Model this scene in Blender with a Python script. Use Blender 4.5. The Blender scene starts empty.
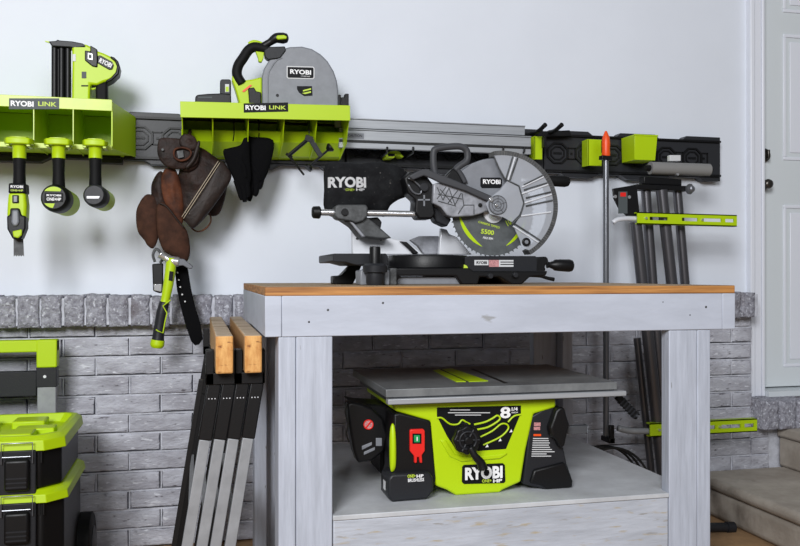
import bpy, bmesh, math, random
from mathutils import Vector, Matrix, noise
R = random.Random(7)
SC = bpy.context.scene
COL = SC.collection
# ------------------------------------------------------------------ camera
F = 838.0; TH = math.radians(13.6); ZC = 0.93; FL = -.045; HY = 275.0
CT, ST = math.cos(TH), math.sin(TH)
cd = bpy.data.cameras.new('camera'); cam = bpy.data.objects.new('camera', cd); COL.objects.link(cam)
cd.sensor_width = 36; cd.lens = F / 800 * 36; cd.clip_start = 0.05
cam.location = (0, 0, ZC); cam.rotation_euler = (math.pi / 2 + 2 / F, 0, -TH)
SC.camera = cam
# measured directions -> real positions on a plane at distance y (or at height z)
def P(px, py, y):
    r = (px - 400) / F; Z = y / (CT - r * ST)
    return Vector((Z * ST + r * Z * CT, y, ZC + (HY - py) / F * Z))
def PZ(px, py, z):
    Z = (ZC - z) * F / (py - HY); r = (px - 400) / F
    return Vector((Z * ST + r * Z * CT, Z * CT - r * Z * ST, z))
def S(px, y, n=1.0):   # n pixels in metres around px at plane y
    return n / F * y / (CT - (px - 400) / F * ST)
# ------------------------------------------------------------------ materials
def lin(c):
    c = c / 255.0
    return c / 12.92 if c <= 0.04045 else ((c + 0.055) / 1.055) ** 2.4
def rgb(c): return (lin(c[0]), lin(c[1]), lin(c[2]), 1)
def mat(name, c, rough=.5, metal=0.0, var=0.0, vs=8.0, bump=0.0, bs=60.0, c2=None, stretch=None, spec=.5, dist=.002, detail=4):
    m = bpy.data.materials.new(name); m.use_nodes = True
    n = m.node_tree.nodes; l = m.node_tree.links; b = n['Principled BSDF']
    b.inputs['Base Color'].default_value = rgb(c); b.inputs['Roughness'].default_value = rough
    b.inputs['Metallic'].default_value = metal; b.inputs['Specular IOR Level'].default_value = spec
    if var or bump:
        tc = n.new('ShaderNodeTexCoord'); mp = n.new('ShaderNodeMapping')
        l.new(tc.outputs['Object'], mp.inputs['Vector'])
        if stretch: mp.inputs['Scale'].default_value = stretch
    if var:
        t = n.new('ShaderNodeTexNoise'); t.inputs['Scale'].default_value = vs; t.inputs['Detail'].default_value = detail
        t.inputs['Roughness'].default_value = .65
        l.new(mp.outputs['Vector'], t.inputs['Vector'])
        cr = n.new('ShaderNodeValToRGB')
        d = c2 if c2 else tuple(max(0, x * (1 - var)) for x in c)
        cr.color_ramp.elements[0].position = .5 - .18; cr.color_ramp.elements[1].position = .5 + .18
        cr.color_ramp.elements[0].color = rgb(d); cr.color_ramp.elements[1].color = rgb(c)
        l.new(t.outputs['Fac'], cr.inputs['Fac']); l.new(cr.outputs['Color'], b.inputs['Base Color'])
    if bump:
        t2 = n.new('ShaderNodeTexNoise'); t2.inputs['Scale'].default_value = bs; t2.inputs['Detail'].default_value = 5
        l.new(mp.outputs['Vector'], t2.inputs['Vector'])
        bp = n.new('ShaderNodeBump'); bp.inputs['Strength'].default_value = bump; bp.inputs['Distance'].default_value = dist
        l.new(t2.outputs['Fac'], bp.inputs['Height']); l.new(bp.outputs['Normal'], b.inputs['Normal'])
    return m
def multi(m, c, lo, hi, vs, stretch=None, detail=6):
    """lay marks of colour c over the material where a noise passes lo..hi"""
    n = m.node_tree.nodes; l = m.node_tree.links; b = n['Principled BSDF']
    tc = n.new('ShaderNodeTexCoord'); mp = n.new('ShaderNodeMapping'); l.new(tc.outputs['Object'], mp.inputs['Vector'])
    if stretch: mp.inputs['Scale'].default_value = stretch
    t = n.new('ShaderNodeTexNoise'); t.inputs['Scale'].default_value = vs; t.inputs['Detail'].default_value = detail
    l.new(mp.outputs['Vector'], t.inputs['Vector'])
    mr = n.new('ShaderNodeMapRange'); mr.inputs['From Min'].default_value = lo; mr.inputs['From Max'].default_value = hi
    l.new(t.outputs['Fac'], mr.inputs['Value'])
    mx = n.new('ShaderNodeMix'); mx.data_type = 'RGBA'
    l.new(mr.outputs['Result'], mx.inputs['Factor'])
    bc = b.inputs['Base Color']
    if bc.links: l.new(bc.links[0].from_socket, mx.inputs['A'])
    else: mx.inputs['A'].default_value = bc.default_value
    mx.inputs['B'].default_value = rgb(c)
    l.new(mx.outputs['Result'], bc)
    return m
M = {}
M['wall'] = mat('wall_paint', (222, 227, 237), .6, var=.015, vs=3, bump=.12, bs=140, dist=.001)
M['trim'] = mat('trim_paint', (226, 229, 238), .35)
M['door'] = mat('door_paint', (212, 218, 222), .4)
M['brick'] = mat('painted_brick', (196, 198, 208), .8, var=.3, vs=16, bump=.9, bs=110, c2=(150, 149, 158), dist=.005, stretch=(.5, 1, 1.3), detail=8)
multi(M['brick'], (96, 92, 98), .62, .72, 60, (.5, 1, 1.5))
multi(M['brick'], (212, 214, 222), .62, .70, 75, (.4, 1, 1.5))
M['rowlock'] = mat('painted_rough_brick', (172, 173, 184), .85, bump=1, bs=130, var=.4, vs=60, c2=(112, 110, 120), dist=.007)
multi(M['rowlock'], (200, 202, 212), .58, .66, 80)
multi(M['rowlock'], (112, 106, 112), .56, .70, 11)
M['mortar'] = mat('painted_mortar', (206, 208, 218), .9, var=.2, vs=18, bump=.7, bs=70, dist=.003)
M['floor'] = mat('dusty_floor', (172, 136, 98), .8, var=.3, vs=6, bump=.3, bs=40)
M['conc'] = mat('step_concrete', (184, 176, 166), .9, var=.3, vs=5, bump=.6, bs=60, c2=(150, 141, 131), dist=.003)
multi(M['conc'], (92, 82, 72), .56, .72, 4)
M['green'] = mat('lime_plastic', (178, 208, 8), .42, spec=.4)
M['green2'] = mat('pale_lime_metal', (190, 214, 46), .38, spec=.6, var=.08, vs=14)
M['black'] = mat('black_plastic', (15, 15, 17), .42, spec=.3, bump=.15, bs=220)
M['dark'] = mat('charcoal_plastic', (34, 35, 39), .45, spec=.3, bump=.2, bs=200)
M['rail'] = mat('rail_plastic', (42, 43, 47), .42, spec=.35, bump=.12, bs=160)
M['rubber'] = mat('black_rubber', (14, 14, 15), .65, spec=.2, bump=.3, bs=160)
M['gray'] = mat('gray_plastic', (128, 131, 138), .38, var=.08, vs=30)
M['cast'] = mat('cast_aluminium', (164, 166, 174), .45, metal=.15, var=.3, vs=24, bump=.3, bs=120)
M['castdark'] = mat('dusty_cast_metal', (86, 88, 90), .55, metal=.1, var=.45, vs=34, bump=.4, bs=120)
M['silver'] = mat('silver_metal', (226, 228, 234), .35, metal=.25)
M['chrome'] = mat('chrome_steel', (222, 222, 225), .22, metal=.8)
M['alu'] = mat('brushed_aluminium', (172, 175, 180), .42, metal=.25, var=.1, vs=40, stretch=(.1, 1, 3))
M['aludark'] = mat('anodised_groove', (92, 95, 100), .4, metal=.5)
M['table'] = mat('saw_table_metal', (128, 131, 133), .4, metal=.15, var=.25, vs=12, c2=(98, 101, 104), bump=.15, bs=80)
M['tubeblk'] = mat('black_enamel_tube', (96, 95, 99), .28, metal=.7)
M['rod'] = mat('gray_steel_rod', (116, 118, 124), .3, metal=.6)
M['tgray'] = mat('gray_powder_tube', (152, 154, 158), .45, metal=.15, var=.1, vs=20)
M['white'] = mat('white_print', (238, 238, 240), .5)
M['lime_print'] = mat('lime_print', (190, 214, 60), .5)
M['badge'] = mat('badge_black', (17, 18, 21), .5, spec=.15)
M['handle'] = mat('handle_gray_plastic', (62, 63, 67), .5, spec=.3, bump=.15, bs=200)
M['badgegray'] = mat('badge_gray', (80, 86, 88), .5, spec=.2)
M['red'] = mat('red_plastic', (226, 36, 30), .4)
M['btn'] = mat('green_button', (20, 150, 84), .35)
M['orange'] = mat('orange_plastic', (240, 82, 22), .4)
M['pink'] = mat('warning_label', (214, 150, 152), .5, var=.3, vs=300)
M['label'] = mat('pale_label', (205, 206, 208), .5)
M['lead'] = mat('dark_brown_leather', (46, 28, 22), .58, var=.35, vs=22, bump=.9, bs=38, c2=(24, 15, 12), spec=.25, dist=.006)
M['leaband'] = mat('worn_leather_band', (46, 35, 31), .55, spec=.3, var=.3, vs=30, bump=.5, bs=90, dist=.003)
M['lered'] = mat('tan_leather', (96, 54, 34), .65, spec=.2, var=.4, vs=22, bump=.4, bs=100, c2=(50, 28, 20))
M['lebrown'] = mat('brown_suede', (76, 50, 39), .85, spec=.15, var=.4, vs=26, bump=.8, bs=50, c2=(52, 35, 28))
M['stitch'] = mat('pale_thread', (186, 172, 150), .8)
M['glove'] = mat('black_glove_fabric', (12, 12, 14), .95, spec=.1, bump=.6, bs=260)
M['bag'] = mat('dusty_black_fabric', (32, 33, 35), .9, spec=.15, var=.35, vs=26, bump=.5, bs=180, c2=(17, 17, 19))
multi(M['bag'], (110, 108, 104), .66, .80, 120)
M['ply'] = mat('plywood_edge', (200, 142, 78), .6, var=.35, vs=18, stretch=(.2, 1, 7), c2=(124, 76, 36), bump=.3, bs=60)
multi(M['ply'], (206, 186, 160), .68, .76, 5)
M['plytop'] = mat('worn_plywood_top', (176, 152, 122), .7, var=.3, vs=9, stretch=(.4, 2, 1), c2=(136, 112, 86))
M['paintwood'] = mat('pale_gray_painted_wood', (186, 192, 206), .55, var=.07, vs=9, stretch=(.5, 1, 2), bump=.25, bs=50, dist=.002)
multi(M['paintwood'], (150, 152, 156), .69, .73, 26, (.3, 1, 1))
M['paintleg'] = mat('brushed_painted_leg', (184, 190, 204), .55, var=.10, vs=26, stretch=(3, 3, .25), bump=.5, bs=30, dist=.003)
multi(M['paintleg'], (120, 120, 120), .70, .73, 70, (1.5, 1, .22))
M['beam'] = mat('scraped_painted_beam', (186, 191, 202), .6, var=.10, vs=14, stretch=(.5, 1, 3), bump=.5, bs=40, dist=.003)
multi(M['beam'], (172, 160, 138), .59, .70, 70, (.22, 1, 1.5))
multi(M['beam'], (150, 148, 148), .66, .72, 45, (.3, 1, 2))
M['shelfp'] = mat('painted_shelf', (198, 201, 206), .65, var=.2, vs=7, c2=(172, 174, 178), bump=.15, bs=60)
M['pine'] = mat('pine_side', (200, 160, 110), .65, var=.35, vs=20, stretch=(1, 12, 1), c2=(150, 108, 66), bump=.2, bs=60)
M['pineend'] = mat('pine_end_grain', (222, 172, 104), .65, var=.3, vs=30, c2=(186, 126, 62), stretch=(3, 1, 1), bump=.3, bs=90)
multi(M['pineend'], (134, 84, 40), .60, .68, 40, (1, 1, 2.5))
M['pinetop'] = mat('scuffed_pine_top', (206, 188, 164), .7, var=.4, vs=26, c2=(116, 88, 62), stretch=(.3, 2.6, 1))
M['blade'] = mat('saw_blade_steel', (96, 100, 102), .45, metal=.2, var=.2, vs=30)
M['cable'] = mat('black_cable', (22, 22, 22), .5)
def clear_plastic():
    m = bpy.data.materials.new('clear_guard_plastic'); m.use_nodes = True
    n = m.node_tree.nodes; l = m.node_tree.links; b = n['Principled BSDF']; o = n['Material Output']
    b.inputs['Base Color'].default_value = rgb((205, 208, 216)); b.inputs['Roughness'].default_value = .22
    t = n.new('ShaderNodeBsdfTransparent'); t.inputs['Color'].default_value = (.88, .9, .92, 1)
    mx = n.new('ShaderNodeMixShader'); mx.inputs[0].default_value = .40
    l.new(t.outputs[0], mx.inputs[1]); l.new(b.outputs[0], mx.inputs[2]); l.new(mx.outputs[0], o.inputs['Surface'])
    return m
M['clear'] = clear_plastic()
# ------------------------------------------------------------------ mesh builder
class MB:
    def __init__(s): s.v = []; s.f = []
    def add(s, vs, fs):
        k = len(s.v); s.v += [Vector(v) for v in vs]; s.f += [tuple(i + k for i in f) for f in fs]; return s
    def box(s, x0, x1, y0, y1, z0, z1):
        return s.add([(x0,y0,z0),(x1,y0,z0),(x1,y1,z0),(x0,y1,z0),(x0,y0,z1),(x1,y0,z1),(x1,y1,z1),(x0,y1,z1)],
            [(0,3,2,1),(4,5,6,7),(0,1,5,4),(1,2,6,5),(2,3,7,6),(3,0,4,7)])
    def prism(s, pts, d):            # planar outline, extruded by vector d
        n = len(pts); d = Vector(d); a = [Vector(p) for p in pts]
        return s.add(a + [p + d for p in a], [tuple(range(n))] + [tuple(range(2*n-1, n-1, -1))] + [(i, i+n, (i+1) % n + n, (i+1) % n) for i in range(n)])
    def pp(s, poly, y, d):           # outline facing the room on plane y, real thickness d
        return s.prism([P(a, b, y) for a, b in poly], (0, d, 0))
    def rect(s, x0, y0, x1, y1, y, d): return s.pp([(x0,y0),(x1,y0),(x1,y1),(x0,y1)], y, d)
    def hprism(s, pts, z, d): return s.prism([(a, b, z) for a, b in pts], (0, 0, d))
    def lathe(s, p0, p1, prof, n=20, caps=True):
        p0 = Vector(p0); p1 = Vector(p1); ax = (p1 - p0); L = ax.length; ax.normalize()
        u = ax.orthogonal().normalized(); w = ax.cross(u); vs = []; fs = []
        for t, r in prof:
            for i in range(n):
                a = 2*math.pi*i/n; vs.append(p0 + ax*(t*L) + (u*math.cos(a) + w*math.sin(a))*r)
        for k in range(len(prof)-1):
            for i in range(n):
                j = (i+1) % n; fs.append((k*n+i, k*n+j, (k+1)*n+j, (k+1)*n+i))
        if caps: fs.append(tuple(range(n-1, -1, -1))); fs.append(tuple(range((len(prof)-1)*n, len(prof)*n)))
        return s.add(vs, fs)
    def cyl(s, p0, p1, r, r1=None, n=20): return s.lathe(p0, p1, [(0, r), (1, r if r1 is None else r1)], n)
    def ycyl(s, px, py, y0, y1, rp, n=28):
        c = P(px, py, y0); return s.cyl(c, (c.x, y1, c.z), S(px, y0, rp), n=n)
    def tube(s, pts, r, n=10, smooth=0, closed=False, flat=1.0):
        pts = [Vector(p) for p in pts]
        rs = list(r) if isinstance(r, (list, tuple)) else [r]*len(pts)
        if smooth:
            q = []; qr = []; m = len(pts)
            for i in range(m if closed else m-1):
                p0 = pts[(i-1) % m] if closed else pts[max(i-1, 0)]; p1 = pts[i]; p2 = pts[(i+1) % m]
                p3 = pts[(i+2) % m] if closed else pts[min(i+2, m-1)]
                for k in range(smooth):
                    t = k/smooth
                    q.append(.5*((2*p1)+(-p0+p2)*t+(2*p0-5*p1+4*p2-p3)*t*t+(-p0+3*p1-3*p2+p3)*t**3)); qr.append(rs[i]*(1-t)+rs[(i+1) % m]*t)
            if not closed: q.append(pts[-1]); qr.append(rs[-1])
            pts, rs = q, qr
        m = len(pts); vs = []; fs = []; u = None
        for i, p in enumerate(pts):
            if closed: d = pts[(i+1) % m] - pts[i-1]
            else: d = pts[min(i+1, m-1)] - pts[max(i-1, 0)]
            d.normalize()
            if u is None:
                u = d.cross(Vector((0, 1, 0)))
                if u.length < .1: u = d.cross(Vector((1, 0, 0)))
            u = (u - d*u.dot(d)); u.normalize(); w = d.cross(u)
            for k in range(n):
                a = 2*math.pi*k/n; vs.append(p + u*math.cos(a)*rs[i] + w*math.sin(a)*rs[i]*flat)
        for i in range(m if closed else m-1):
            for k in range(n):
                j = (k+1) % n; i2 = (i+1) % m; fs.append((i*n+k, i*n+j, i2*n+j, i2*n+k))
        if not closed: fs.append(tuple(range(n-1, -1, -1))); fs.append(tuple(range((m-1)*n, m*n)))
        return s.add(vs, fs)
    def ptube(s, pts, y, rp, **k):
        return s.tube([P(a, b, y) for a, b in pts], S(pts[0][0], y, rp), **k)
    def bar(s, p0, p1, w, h, up=(0, 1, 0)):   # rectangular bar, w across, h along up
        p0 = Vector(p0); p1 = Vector(p1); d = (p1-p0).normalized(); up = Vector(up); up = (up - d*up.dot(d)).normalized(); sd = d.cross(up)
        vs = [q + sd*a*w/2 + up*b*h/2 for q in (p0, p1) for a, b in ((-1,-1),(1,-1),(1,1),(-1,1))]
        return s.add(vs, [(0,3,2,1),(4,5,6,7),(0,1,5,4),(1,2,6,5),(2,3,7,6),(3,0,4,7)])
    def puff(s, poly, y, d, back=None, wob=0.0, seed=0, dens=4):   # soft bulging sheet of leather or cloth
        pts = [P(a, b, y) for a, b in poly]; m = len(pts); q = []
        for i in range(m):
            p0, p1, p2, p3 = pts[i-1], pts[i], pts[(i+1) % m], pts[(i+2) % m]
            for k in range(dens):
                t = k/dens; q.append(.5*((2*p1)+(-p0+p2)*t+(2*p0-5*p1+4*p2-p3)*t*t+(-p0+3*p1-3*p2+p3)*t**3))
        n = len(q); c = sum(q, Vector())/n; back = d*.4 if back is None else back
        rings = [1, .97, .88, .72, .5, .25]; vs = []; fs = []
        def ring(sc, off, sg):
            for p in q:
                v = c + (p-c)*sc; w = wob*noise.noise(v*14 + Vector((seed, 0, 0))) * (1-sc**4)
                vs.append(Vector((v.x, y - sg*off + w, v.z)))
        for sc in rings: ring(sc, d*math.sqrt(max(0, 1-sc*sc)), 1)
        for k in range(len(rings)-1):
            for i in range(n): j = (i+1) % n; fs.append((k*n+i, k*n+j, (k+1)*n+j, (k+1)*n+i))
        k = len(vs); vs.append(Vector((c.x, y-d, c.z)))
        for i in range(n): fs.append(((len(rings)-1)*n+i, (len(rings)-1)*n+(i+1) % n, k))
        b0 = len(vs)
        for sc in (.88, .5): ring(sc, back*math.sqrt(1-sc*sc), -1)
        for i in range(n): j = (i+1) % n; fs.append((j, i, b0+i, b0+j)); fs.append((b0+j, b0+i, b0+n+i, b0+n+j))
        k = len(vs); vs.append(Vector((c.x, y+back, c.z)))
        for i in range(n): fs.append((b0+n+(i+1) % n, b0+n+i, k))
        return s.add(vs, fs)
ORG = {}
def org(o):
    while o is not None:
        if o.name in ORG: return ORG[o.name]
        o = o.parent
    return Vector((0, 0, 0))
def link(name, me, m, parent=None):
    o = bpy.data.objects.new(name, me); COL.objects.link(o); me.name = name
    if m is not None: me.materials.append(m)
    if parent is not None: o.parent = parent
    return o
def build(mb, name, m, parent=None, bevel=0, smooth=None, label=None, base=None, seg=2):
    off = org(parent) if parent is not None else (Vector(base) if base is not None else Vector((0, 0, 0)))
    me = bpy.data.meshes.new(name); me.from_pydata([v - off for v in mb.v], [], mb.f); me.update()
    bm = bmesh.new(); bm.from_mesh(me); bmesh.ops.recalc_face_normals(bm, faces=bm.faces); bm.to_mesh(me); bm.free()
    o = link(name, me, m, parent)
    if parent is None and base is not None: o.location = off; ORG[o.name] = off
    for p in me.polygons: p.use_smooth = True
    me.set_sharp_from_angle(angle=math.radians(180 if smooth else 38))
    if bevel:
        b = o.modifiers.new('bevel', 'BEVEL'); b.width = bevel; b.segments = seg; b.limit_method = 'ANGLE'; b.angle_limit = math.radians(35)
        b.harden_normals = False
    if label: o['label'] = label
    return o
def tag(o, label, cat, group=None, kind=None):
    o['label'] = label; o['category'] = cat
    if group: o['group'] = group
    if kind: o['kind'] = kind
    return o
def thing(name, loc, label, cat, group=None):
    o = bpy.data.objects.new(name, None); COL.objects.link(o); o.empty_display_size = .05
    o.location = loc; ORG[o.name] = Vector(loc); return tag(o, label, cat, group)
def single(mb, name, m, label, cat, group=None, **k):
    c = Vector(((min(v.x for v in mb.v)+max(v.x for v in mb.v))/2, (min(v.y for v in mb.v)+max(v.y for v in mb.v))/2, min(v.z for v in mb.v)))
    return tag(build(mb, name, m, base=c, **k), label, cat, group)
def structure(mb, name, m, parent=None, **k):
    o = build(mb, name, m, parent, **k); o['kind'] = 'structure'; return o
def copy_tree(o, parent=None):
    c = o.copy(); COL.objects.link(c); c.parent = parent
    for ch in list(o.children): copy_tree(ch, c)
    return c
def lettering(txt, box, y, m, parent, name='lettering', rot=0.0, off=.012, ext=.0004, right=None):
    """raised or printed characters fitted into the rectangle box = px0, py0, px1, py1 on plane y"""
    cu = bpy.data.curves.new('t', 'FONT'); cu.body = txt; cu.size = 1; cu.offset = off; cu.extrude = .001; cu.resolution_u = 3
    to = bpy.data.objects.new('t', cu); COL.objects.link(to); bpy.context.view_layer.update()
    me = bpy.data.meshes.new_from_object(to.evaluated_get(bpy.context.evaluated_depsgraph_get()))
    bpy.data.objects.remove(to); bpy.data.curves.remove(cu)
    xs = [v.co.x for v in me.vertices]; ys = [v.co.y for v in me.vertices]; x0, x1, y0, y1 = min(xs), max(xs), min(ys), max(ys)
    a = P(box[0], box[1], y); b = P(box[2], box[3], y); c = (a+b)/2; w = abs(b.x-a.x); h = abs(a.z-b.z)
    cr, sr = math.cos(rot), math.sin(rot); o0 = org(parent)
    for v in me.vertices:
        u = ((v.co.x-x0)/(x1-x0)-.5)*w; q = ((v.co.y-y0)/(y1-y0)-.5)*h
        v.co = Vector((c.x + u*cr - q*sr, y - (ext if v.co.z > 0 else 0), c.z + u*sr + q*cr)) - o0
    return link(name, me, m, parent)
def arc(cx, cy, r, a0, a1, n, ry=None):
    ry = r if ry is None else ry
    return [(cx + r*math.cos(math.radians(a0+(a1-a0)*i/n)), cy - ry*math.sin(math.radians(a0+(a1-a0)*i/n))) for i in range(n+1)]
# ================================================================== SETTING
YW = 3.20      # painted wall
YB = 3.115     # brick face
structure(MB().box(-3, 4.6, -3.2, 3.4, FL-.1, FL), 'floor', M['floor'])
structure(MB().box(-3, 2.33, YW, 3.35, FL, 3.0).box(2.33, 4.6, YW, 3.35, 2.5, 3.0).box(3.235, 4.6, YW, 3.35, FL, 2.5), 'wall_back', M['wall'])
# brick wainscot
XR = P(752, 300, 3.11).x
structure(MB().box(-2.0, XR, YB + .028, YW, FL, .80), 'wall_back_mortar', M['mortar'])
bw = MB(); js = MB(); CH = .0681; BL = .221
z0 = .7047; row = 0
def brick(mb, x0, x1, z0, z1, yf, depth=.05, sd=0, rnd=.010, amp=.002):
    vs = []; fs = []
    def lines(L):
        e = [0, .3*rnd/L, rnd*1.1/L]; k = max(2, int(L/.018)); m_ = [e[2]+(1-2*e[2])*i/k for i in range(1, k)]
        return e + m_ + [1-v for v in e[::-1]]
    us = lines(x1-x0); ws = lines(z1-z0); nx = len(us)-1; nz = len(ws)-1
    jx0, jx1, jz0, jz1 = [R.uniform(-.002, .002) for _ in range(4)]; dy = R.uniform(-.0015, .0015)
    x0 += jx0; x1 += jx1; z0 += jz0; z1 += jz1
    for j in range(nz+1):
        for i in range(nx+1):
            u = us[i]; v = ws[j]; x = x0+(x1-x0)*u; z = z0+(z1-z0)*v
            du = min(u, 1-u)*(x1-x0); dv = min(v, 1-v)*(z1-z0)
            e = max(0, 1-du/rnd)**2 + max(0, 1-dv/rnd)**2
            ww = noise.noise(Vector((x*45, z*45, sd)))*amp*1.5 + noise.noise(Vector((x*12, z*12, sd+9)))*amp
            ed = noise.noise(Vector((x*60, z*60, sd+3)))*.0036
            if i in (0, nx): x += ed
            if j in (0, nz): z += ed
            vs.append((x, yf + dy + ww + min(1, e)*rnd*.55, z))
    for j in range(nz):
        for i in range(nx): a = j*(nx+1)+i; fs.append((a, a+1, a+nx+2, a+nx+1))
    ring = [i for i in range(nx+1)] + [j*(nx+1)+nx for j in range(1, nz+1)] + [nz*(nx+1)+i for i in range(nx-1, -1, -1)] + [j*(nx+1) for j in range(nz-1, 0, -1)]
    k = len(vs)
    for r in ring: vs.append((vs[r][0], yf+depth, vs[r][2]))
    n = len(ring)
    for i in range(n): fs.append((ring[i], k+i, k+(i+1) % n, ring[(i+1) % n]))
    mb.add(vs, fs)
for row in range(-1, 13):
    zt = .7047 - row*CH if row >= 0 else .7047 + CH; zb = zt - CH + .009
    if zb < FL-.04: break
    zt = .7047 - row*CH
    zb = max(FL, zt - CH + .0095)
    js.box(-1.6, XR, YB+.0045, YB+.03, zt+.0002, zt+.0062) if zt > FL else None
    off = -.2345 if row % 2 == 0 else -.347
    k = -8
    while True:
        a = off + k*BL + .0045; b = a + BL - .009; k += 1
        if a > XR - .03: break
        if a < -1.6: continue
        b = min(b, XR)
        brick(bw, a, b, zb, zt, YB, sd=row*31+k, rnd=.004, amp=.0012)
        if b + .010 < XR: js.box(b+.0035, b+.0088, YB+.0045, YB+.03, zb-.001, zt)
XR2 = P(769, 440, 3.11).x
for row in (6, 7, 8, 9, 10, 11):
    zt = .7047 - row*CH; zb = max(FL, zt-CH+.0095)
    brick(bw, XR + .004 if row % 2 else XR-.004, XR2, zb, min(zt, .281), YB, sd=row*3, rnd=.004, amp=.0012)
structure(js, 'wall_back_joints', M['mortar'])
structure(bw, 'wall_back_brick', M['brick'], smooth=True)
# rowlock ledge on top of the brick
lg = MB(); x = P(-70, 300, 3.05).x
while x < P(762, 300, 3.05).x - .03:
    w = R.uniform(.058, .065); x1 = min(x + w, P(762, 300, 3.05).x)
    brick(lg, x, x1, .745 + R.uniform(-.003, .003)+.006, .858 + R.uniform(-.002, .003), 3.05 + R.uniform(-.002, .003), depth=.148, sd=x*50, rnd=.012, amp=.005)
    x = x1 + R.uniform(.006, .010)
structure(lg, 'trim_1', M['rowlock'], smooth=True)
structure(MB().box(-1.6, P(760, 300, 3.05).x, 3.064, YW, .757, .850), 'trim_2', M['mortar'])
# sill bricks below the door
sl = MB(); x = P(753, 410, 3.10).x
for i in range(9):
    brick(sl, x, x + .078, .284, .402, 3.03, depth=.30, sd=i*7, rnd=.014, amp=.004); x += .083
structure(sl, 'trim_3', M['rowlock'], smooth=True)
structure(MB().box(XR, 3.4, 3.124, 3.34, FL, .283).box(P(754, 410, 3.1).x, 3.4, 3.17, 3.34, .2835, .40), 'trim_4', M['mortar'])
# door casing, slab, panels
xa = P(750, 200, 3.175).x; xb = P(765, 200, 3.175).x
cs = MB().box(xa, xa+.022, 3.168, YW+.01, .402, 2.55).box(xa+.022, xb-.014, 3.178, YW+.02, .402, 2.55).box(xb-.014, xb, 3.172, 3.28, .402, 2.55)
cs.box(xa, 3.3, 3.17, YW+.05, 2.46, 2.55)
cs.box(3.22, 3.30, 3.172, 3.28, .402, 2.55)
structure(cs, 'trim_5', M['trim'], bevel=.004)
structure(MB().box(xb, 3.3, 3.15, 3.30, .402, .425), 'trim_6', M['door'])
YD = 3.245; dx0 = xb + .002; dx1 = dx0 + .82
door = structure(MB().box(dx0, dx1, YD, YD+.045, .432, 2.455), 'door_1', M['door'])
def panel(x0, x1, z0, z1):
    fr = MB(); t = .014
    fr.box(x0, x1, YD-.006, YD, z0, z0+t).box(x0, x1, YD-.006, YD, z1-t, z1).box(x0, x0+t, YD-.006, YD, z0+t, z1-t).box(x1-t, x1, YD-.006, YD, z0+t, z1-t)
    fr.box(x0+t+.02, x1-t-.02, YD-.005, YD, z0+t+.02, z1-t-.02)
    o = structure(fr, 'door_panel', M['trim'], door, bevel=.004)
pxl = P(783, 200, YD).x
for a, b in ((P(783, 378, YD).z+.05, P(783, 205, YD).z), (P(783, 160, YD).z, P(783, 34, YD).z), (P(783, 12, YD).z, P(783, -60, YD).z)):
    panel(pxl, pxl+.26, a, b)
    panel(pxl+.36, pxl+.62, a, b)
k0 = P(767.5, 184, 3.2); kb = MB().lathe((k0.x, YD, k0.z), (k0.x, 3.18, k0.z), [(0, .03), (.12, .03), (.2, .010), (.45, .010), (.6, .018), (.8, .022), (.95, .018), (1, .01)], 24)
M['nickel'] = mat('dark_nickel', (92, 88, 84), .3, metal=.9)
structure(kb, 'door_knob', M['nickel'], door, smooth=True)
k1 = P(765, 155, 3.23); kb = MB().lathe((k1.x, YD, k1.z), (k1.x, YD-.022, k1.z), [(0, .03), (.7, .03), (1, .02)], 24).box(k1.x-.005, k1.x+.005, YD-.045, YD-.02, k1.z-.02, k1.z+.02)
structure(kb, 'door_deadbolt', M['nickel'], door, bevel=.002)
# concrete steps
st = thing('concrete_steps', (2.6, 2.9, FL), 'two worn gray concrete steps rising to the white door', 'steps')
def stepblock(x0, x1, y0, y1, z0, z1, lip):
    m = MB(); m.box(x0+lip, x1, y0+lip, y1, z0, z1-.045).box(x0, x1, y0, y1, z1-.045, z1); return m
build(stepblock(2.0, 3.4, 1.9, 3.112, FL, .112, .012), 'lower_step', M['conc'], st, bevel=.022, seg=4)
build(stepblock(2.41, 3.4, 2.45, 3.112, .112, .284, .012), 'upper_step', M['conc'], st, bevel=.012, seg=3)
# ================================================================== WORKBENCH
BX0, BX1, BY0, BY1, BT = .150, 1.372, 1.93, 2.85, .903
w = thing('workbench', ((BX0+BX1)/2, (BY0+BY1)/2, FL), 'large pale gray painted wooden workbench with plywood top and lower shelf', 'workbench')
top = build(MB().box(BX0+.0005, BX1-.0005, BY0+.0005, BY1, BT-.021, BT), 'bench_top', M['ply'], w, bevel=.002)
top.data.materials.append(M['plytop'])
for p in top.data.polygons:
    if p.normal.z > .9: p.material_index = 1
zt = BT-.021; zb = zt-.094
build(MB().box(BX0+.0385, BX1-.0385, BY0, BY0+.038, zb, zt), 'front_rail', M['paintwood'], w, bevel=.002)
build(MB().box(BX0, BX0+.038, BY0, BY1, zb, zt), 'side_rail', M['paintwood'], w, bevel=.002)
build(MB().box(BX1-.038, BX1, BY0, BY1, zb, zt), 'side_rail', M['paintwood'], w, bevel=.002)
build(MB().box(BX0+.0385, BX1-.0385, BY1-.038, BY1, zb, zt), 'back_rail', M['paintwood'], w, bevel=.002)
def leg(xs, xf, y0, back=False):
    # a board on edge beside a board on its face
    m = MB(); m.box(xs[0], xs[1], y0, y0+.089, FL, zb); m2 = MB().box(xf[0], xf[1], *( (y0+.05, y0+.088) if back else (y0, y0+.038)), FL, zb)
    l = build(m, 'leg', M['paintleg'], w, bevel=.0025)
    build(m2, 'leg_face_board', M['paintleg'], l, bevel=.0025)
leg((.181, .2205), (.2215, .306), BY0+.003)
leg((1.262, 1.300), (1.180, 1.261), BY0+.003)
leg((.181, .2205), (.2215, .306), BY1-.092, True)
leg((1.262, 1.300), (1.172, 1.261), BY1-.092, True)
SH = .370
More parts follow.
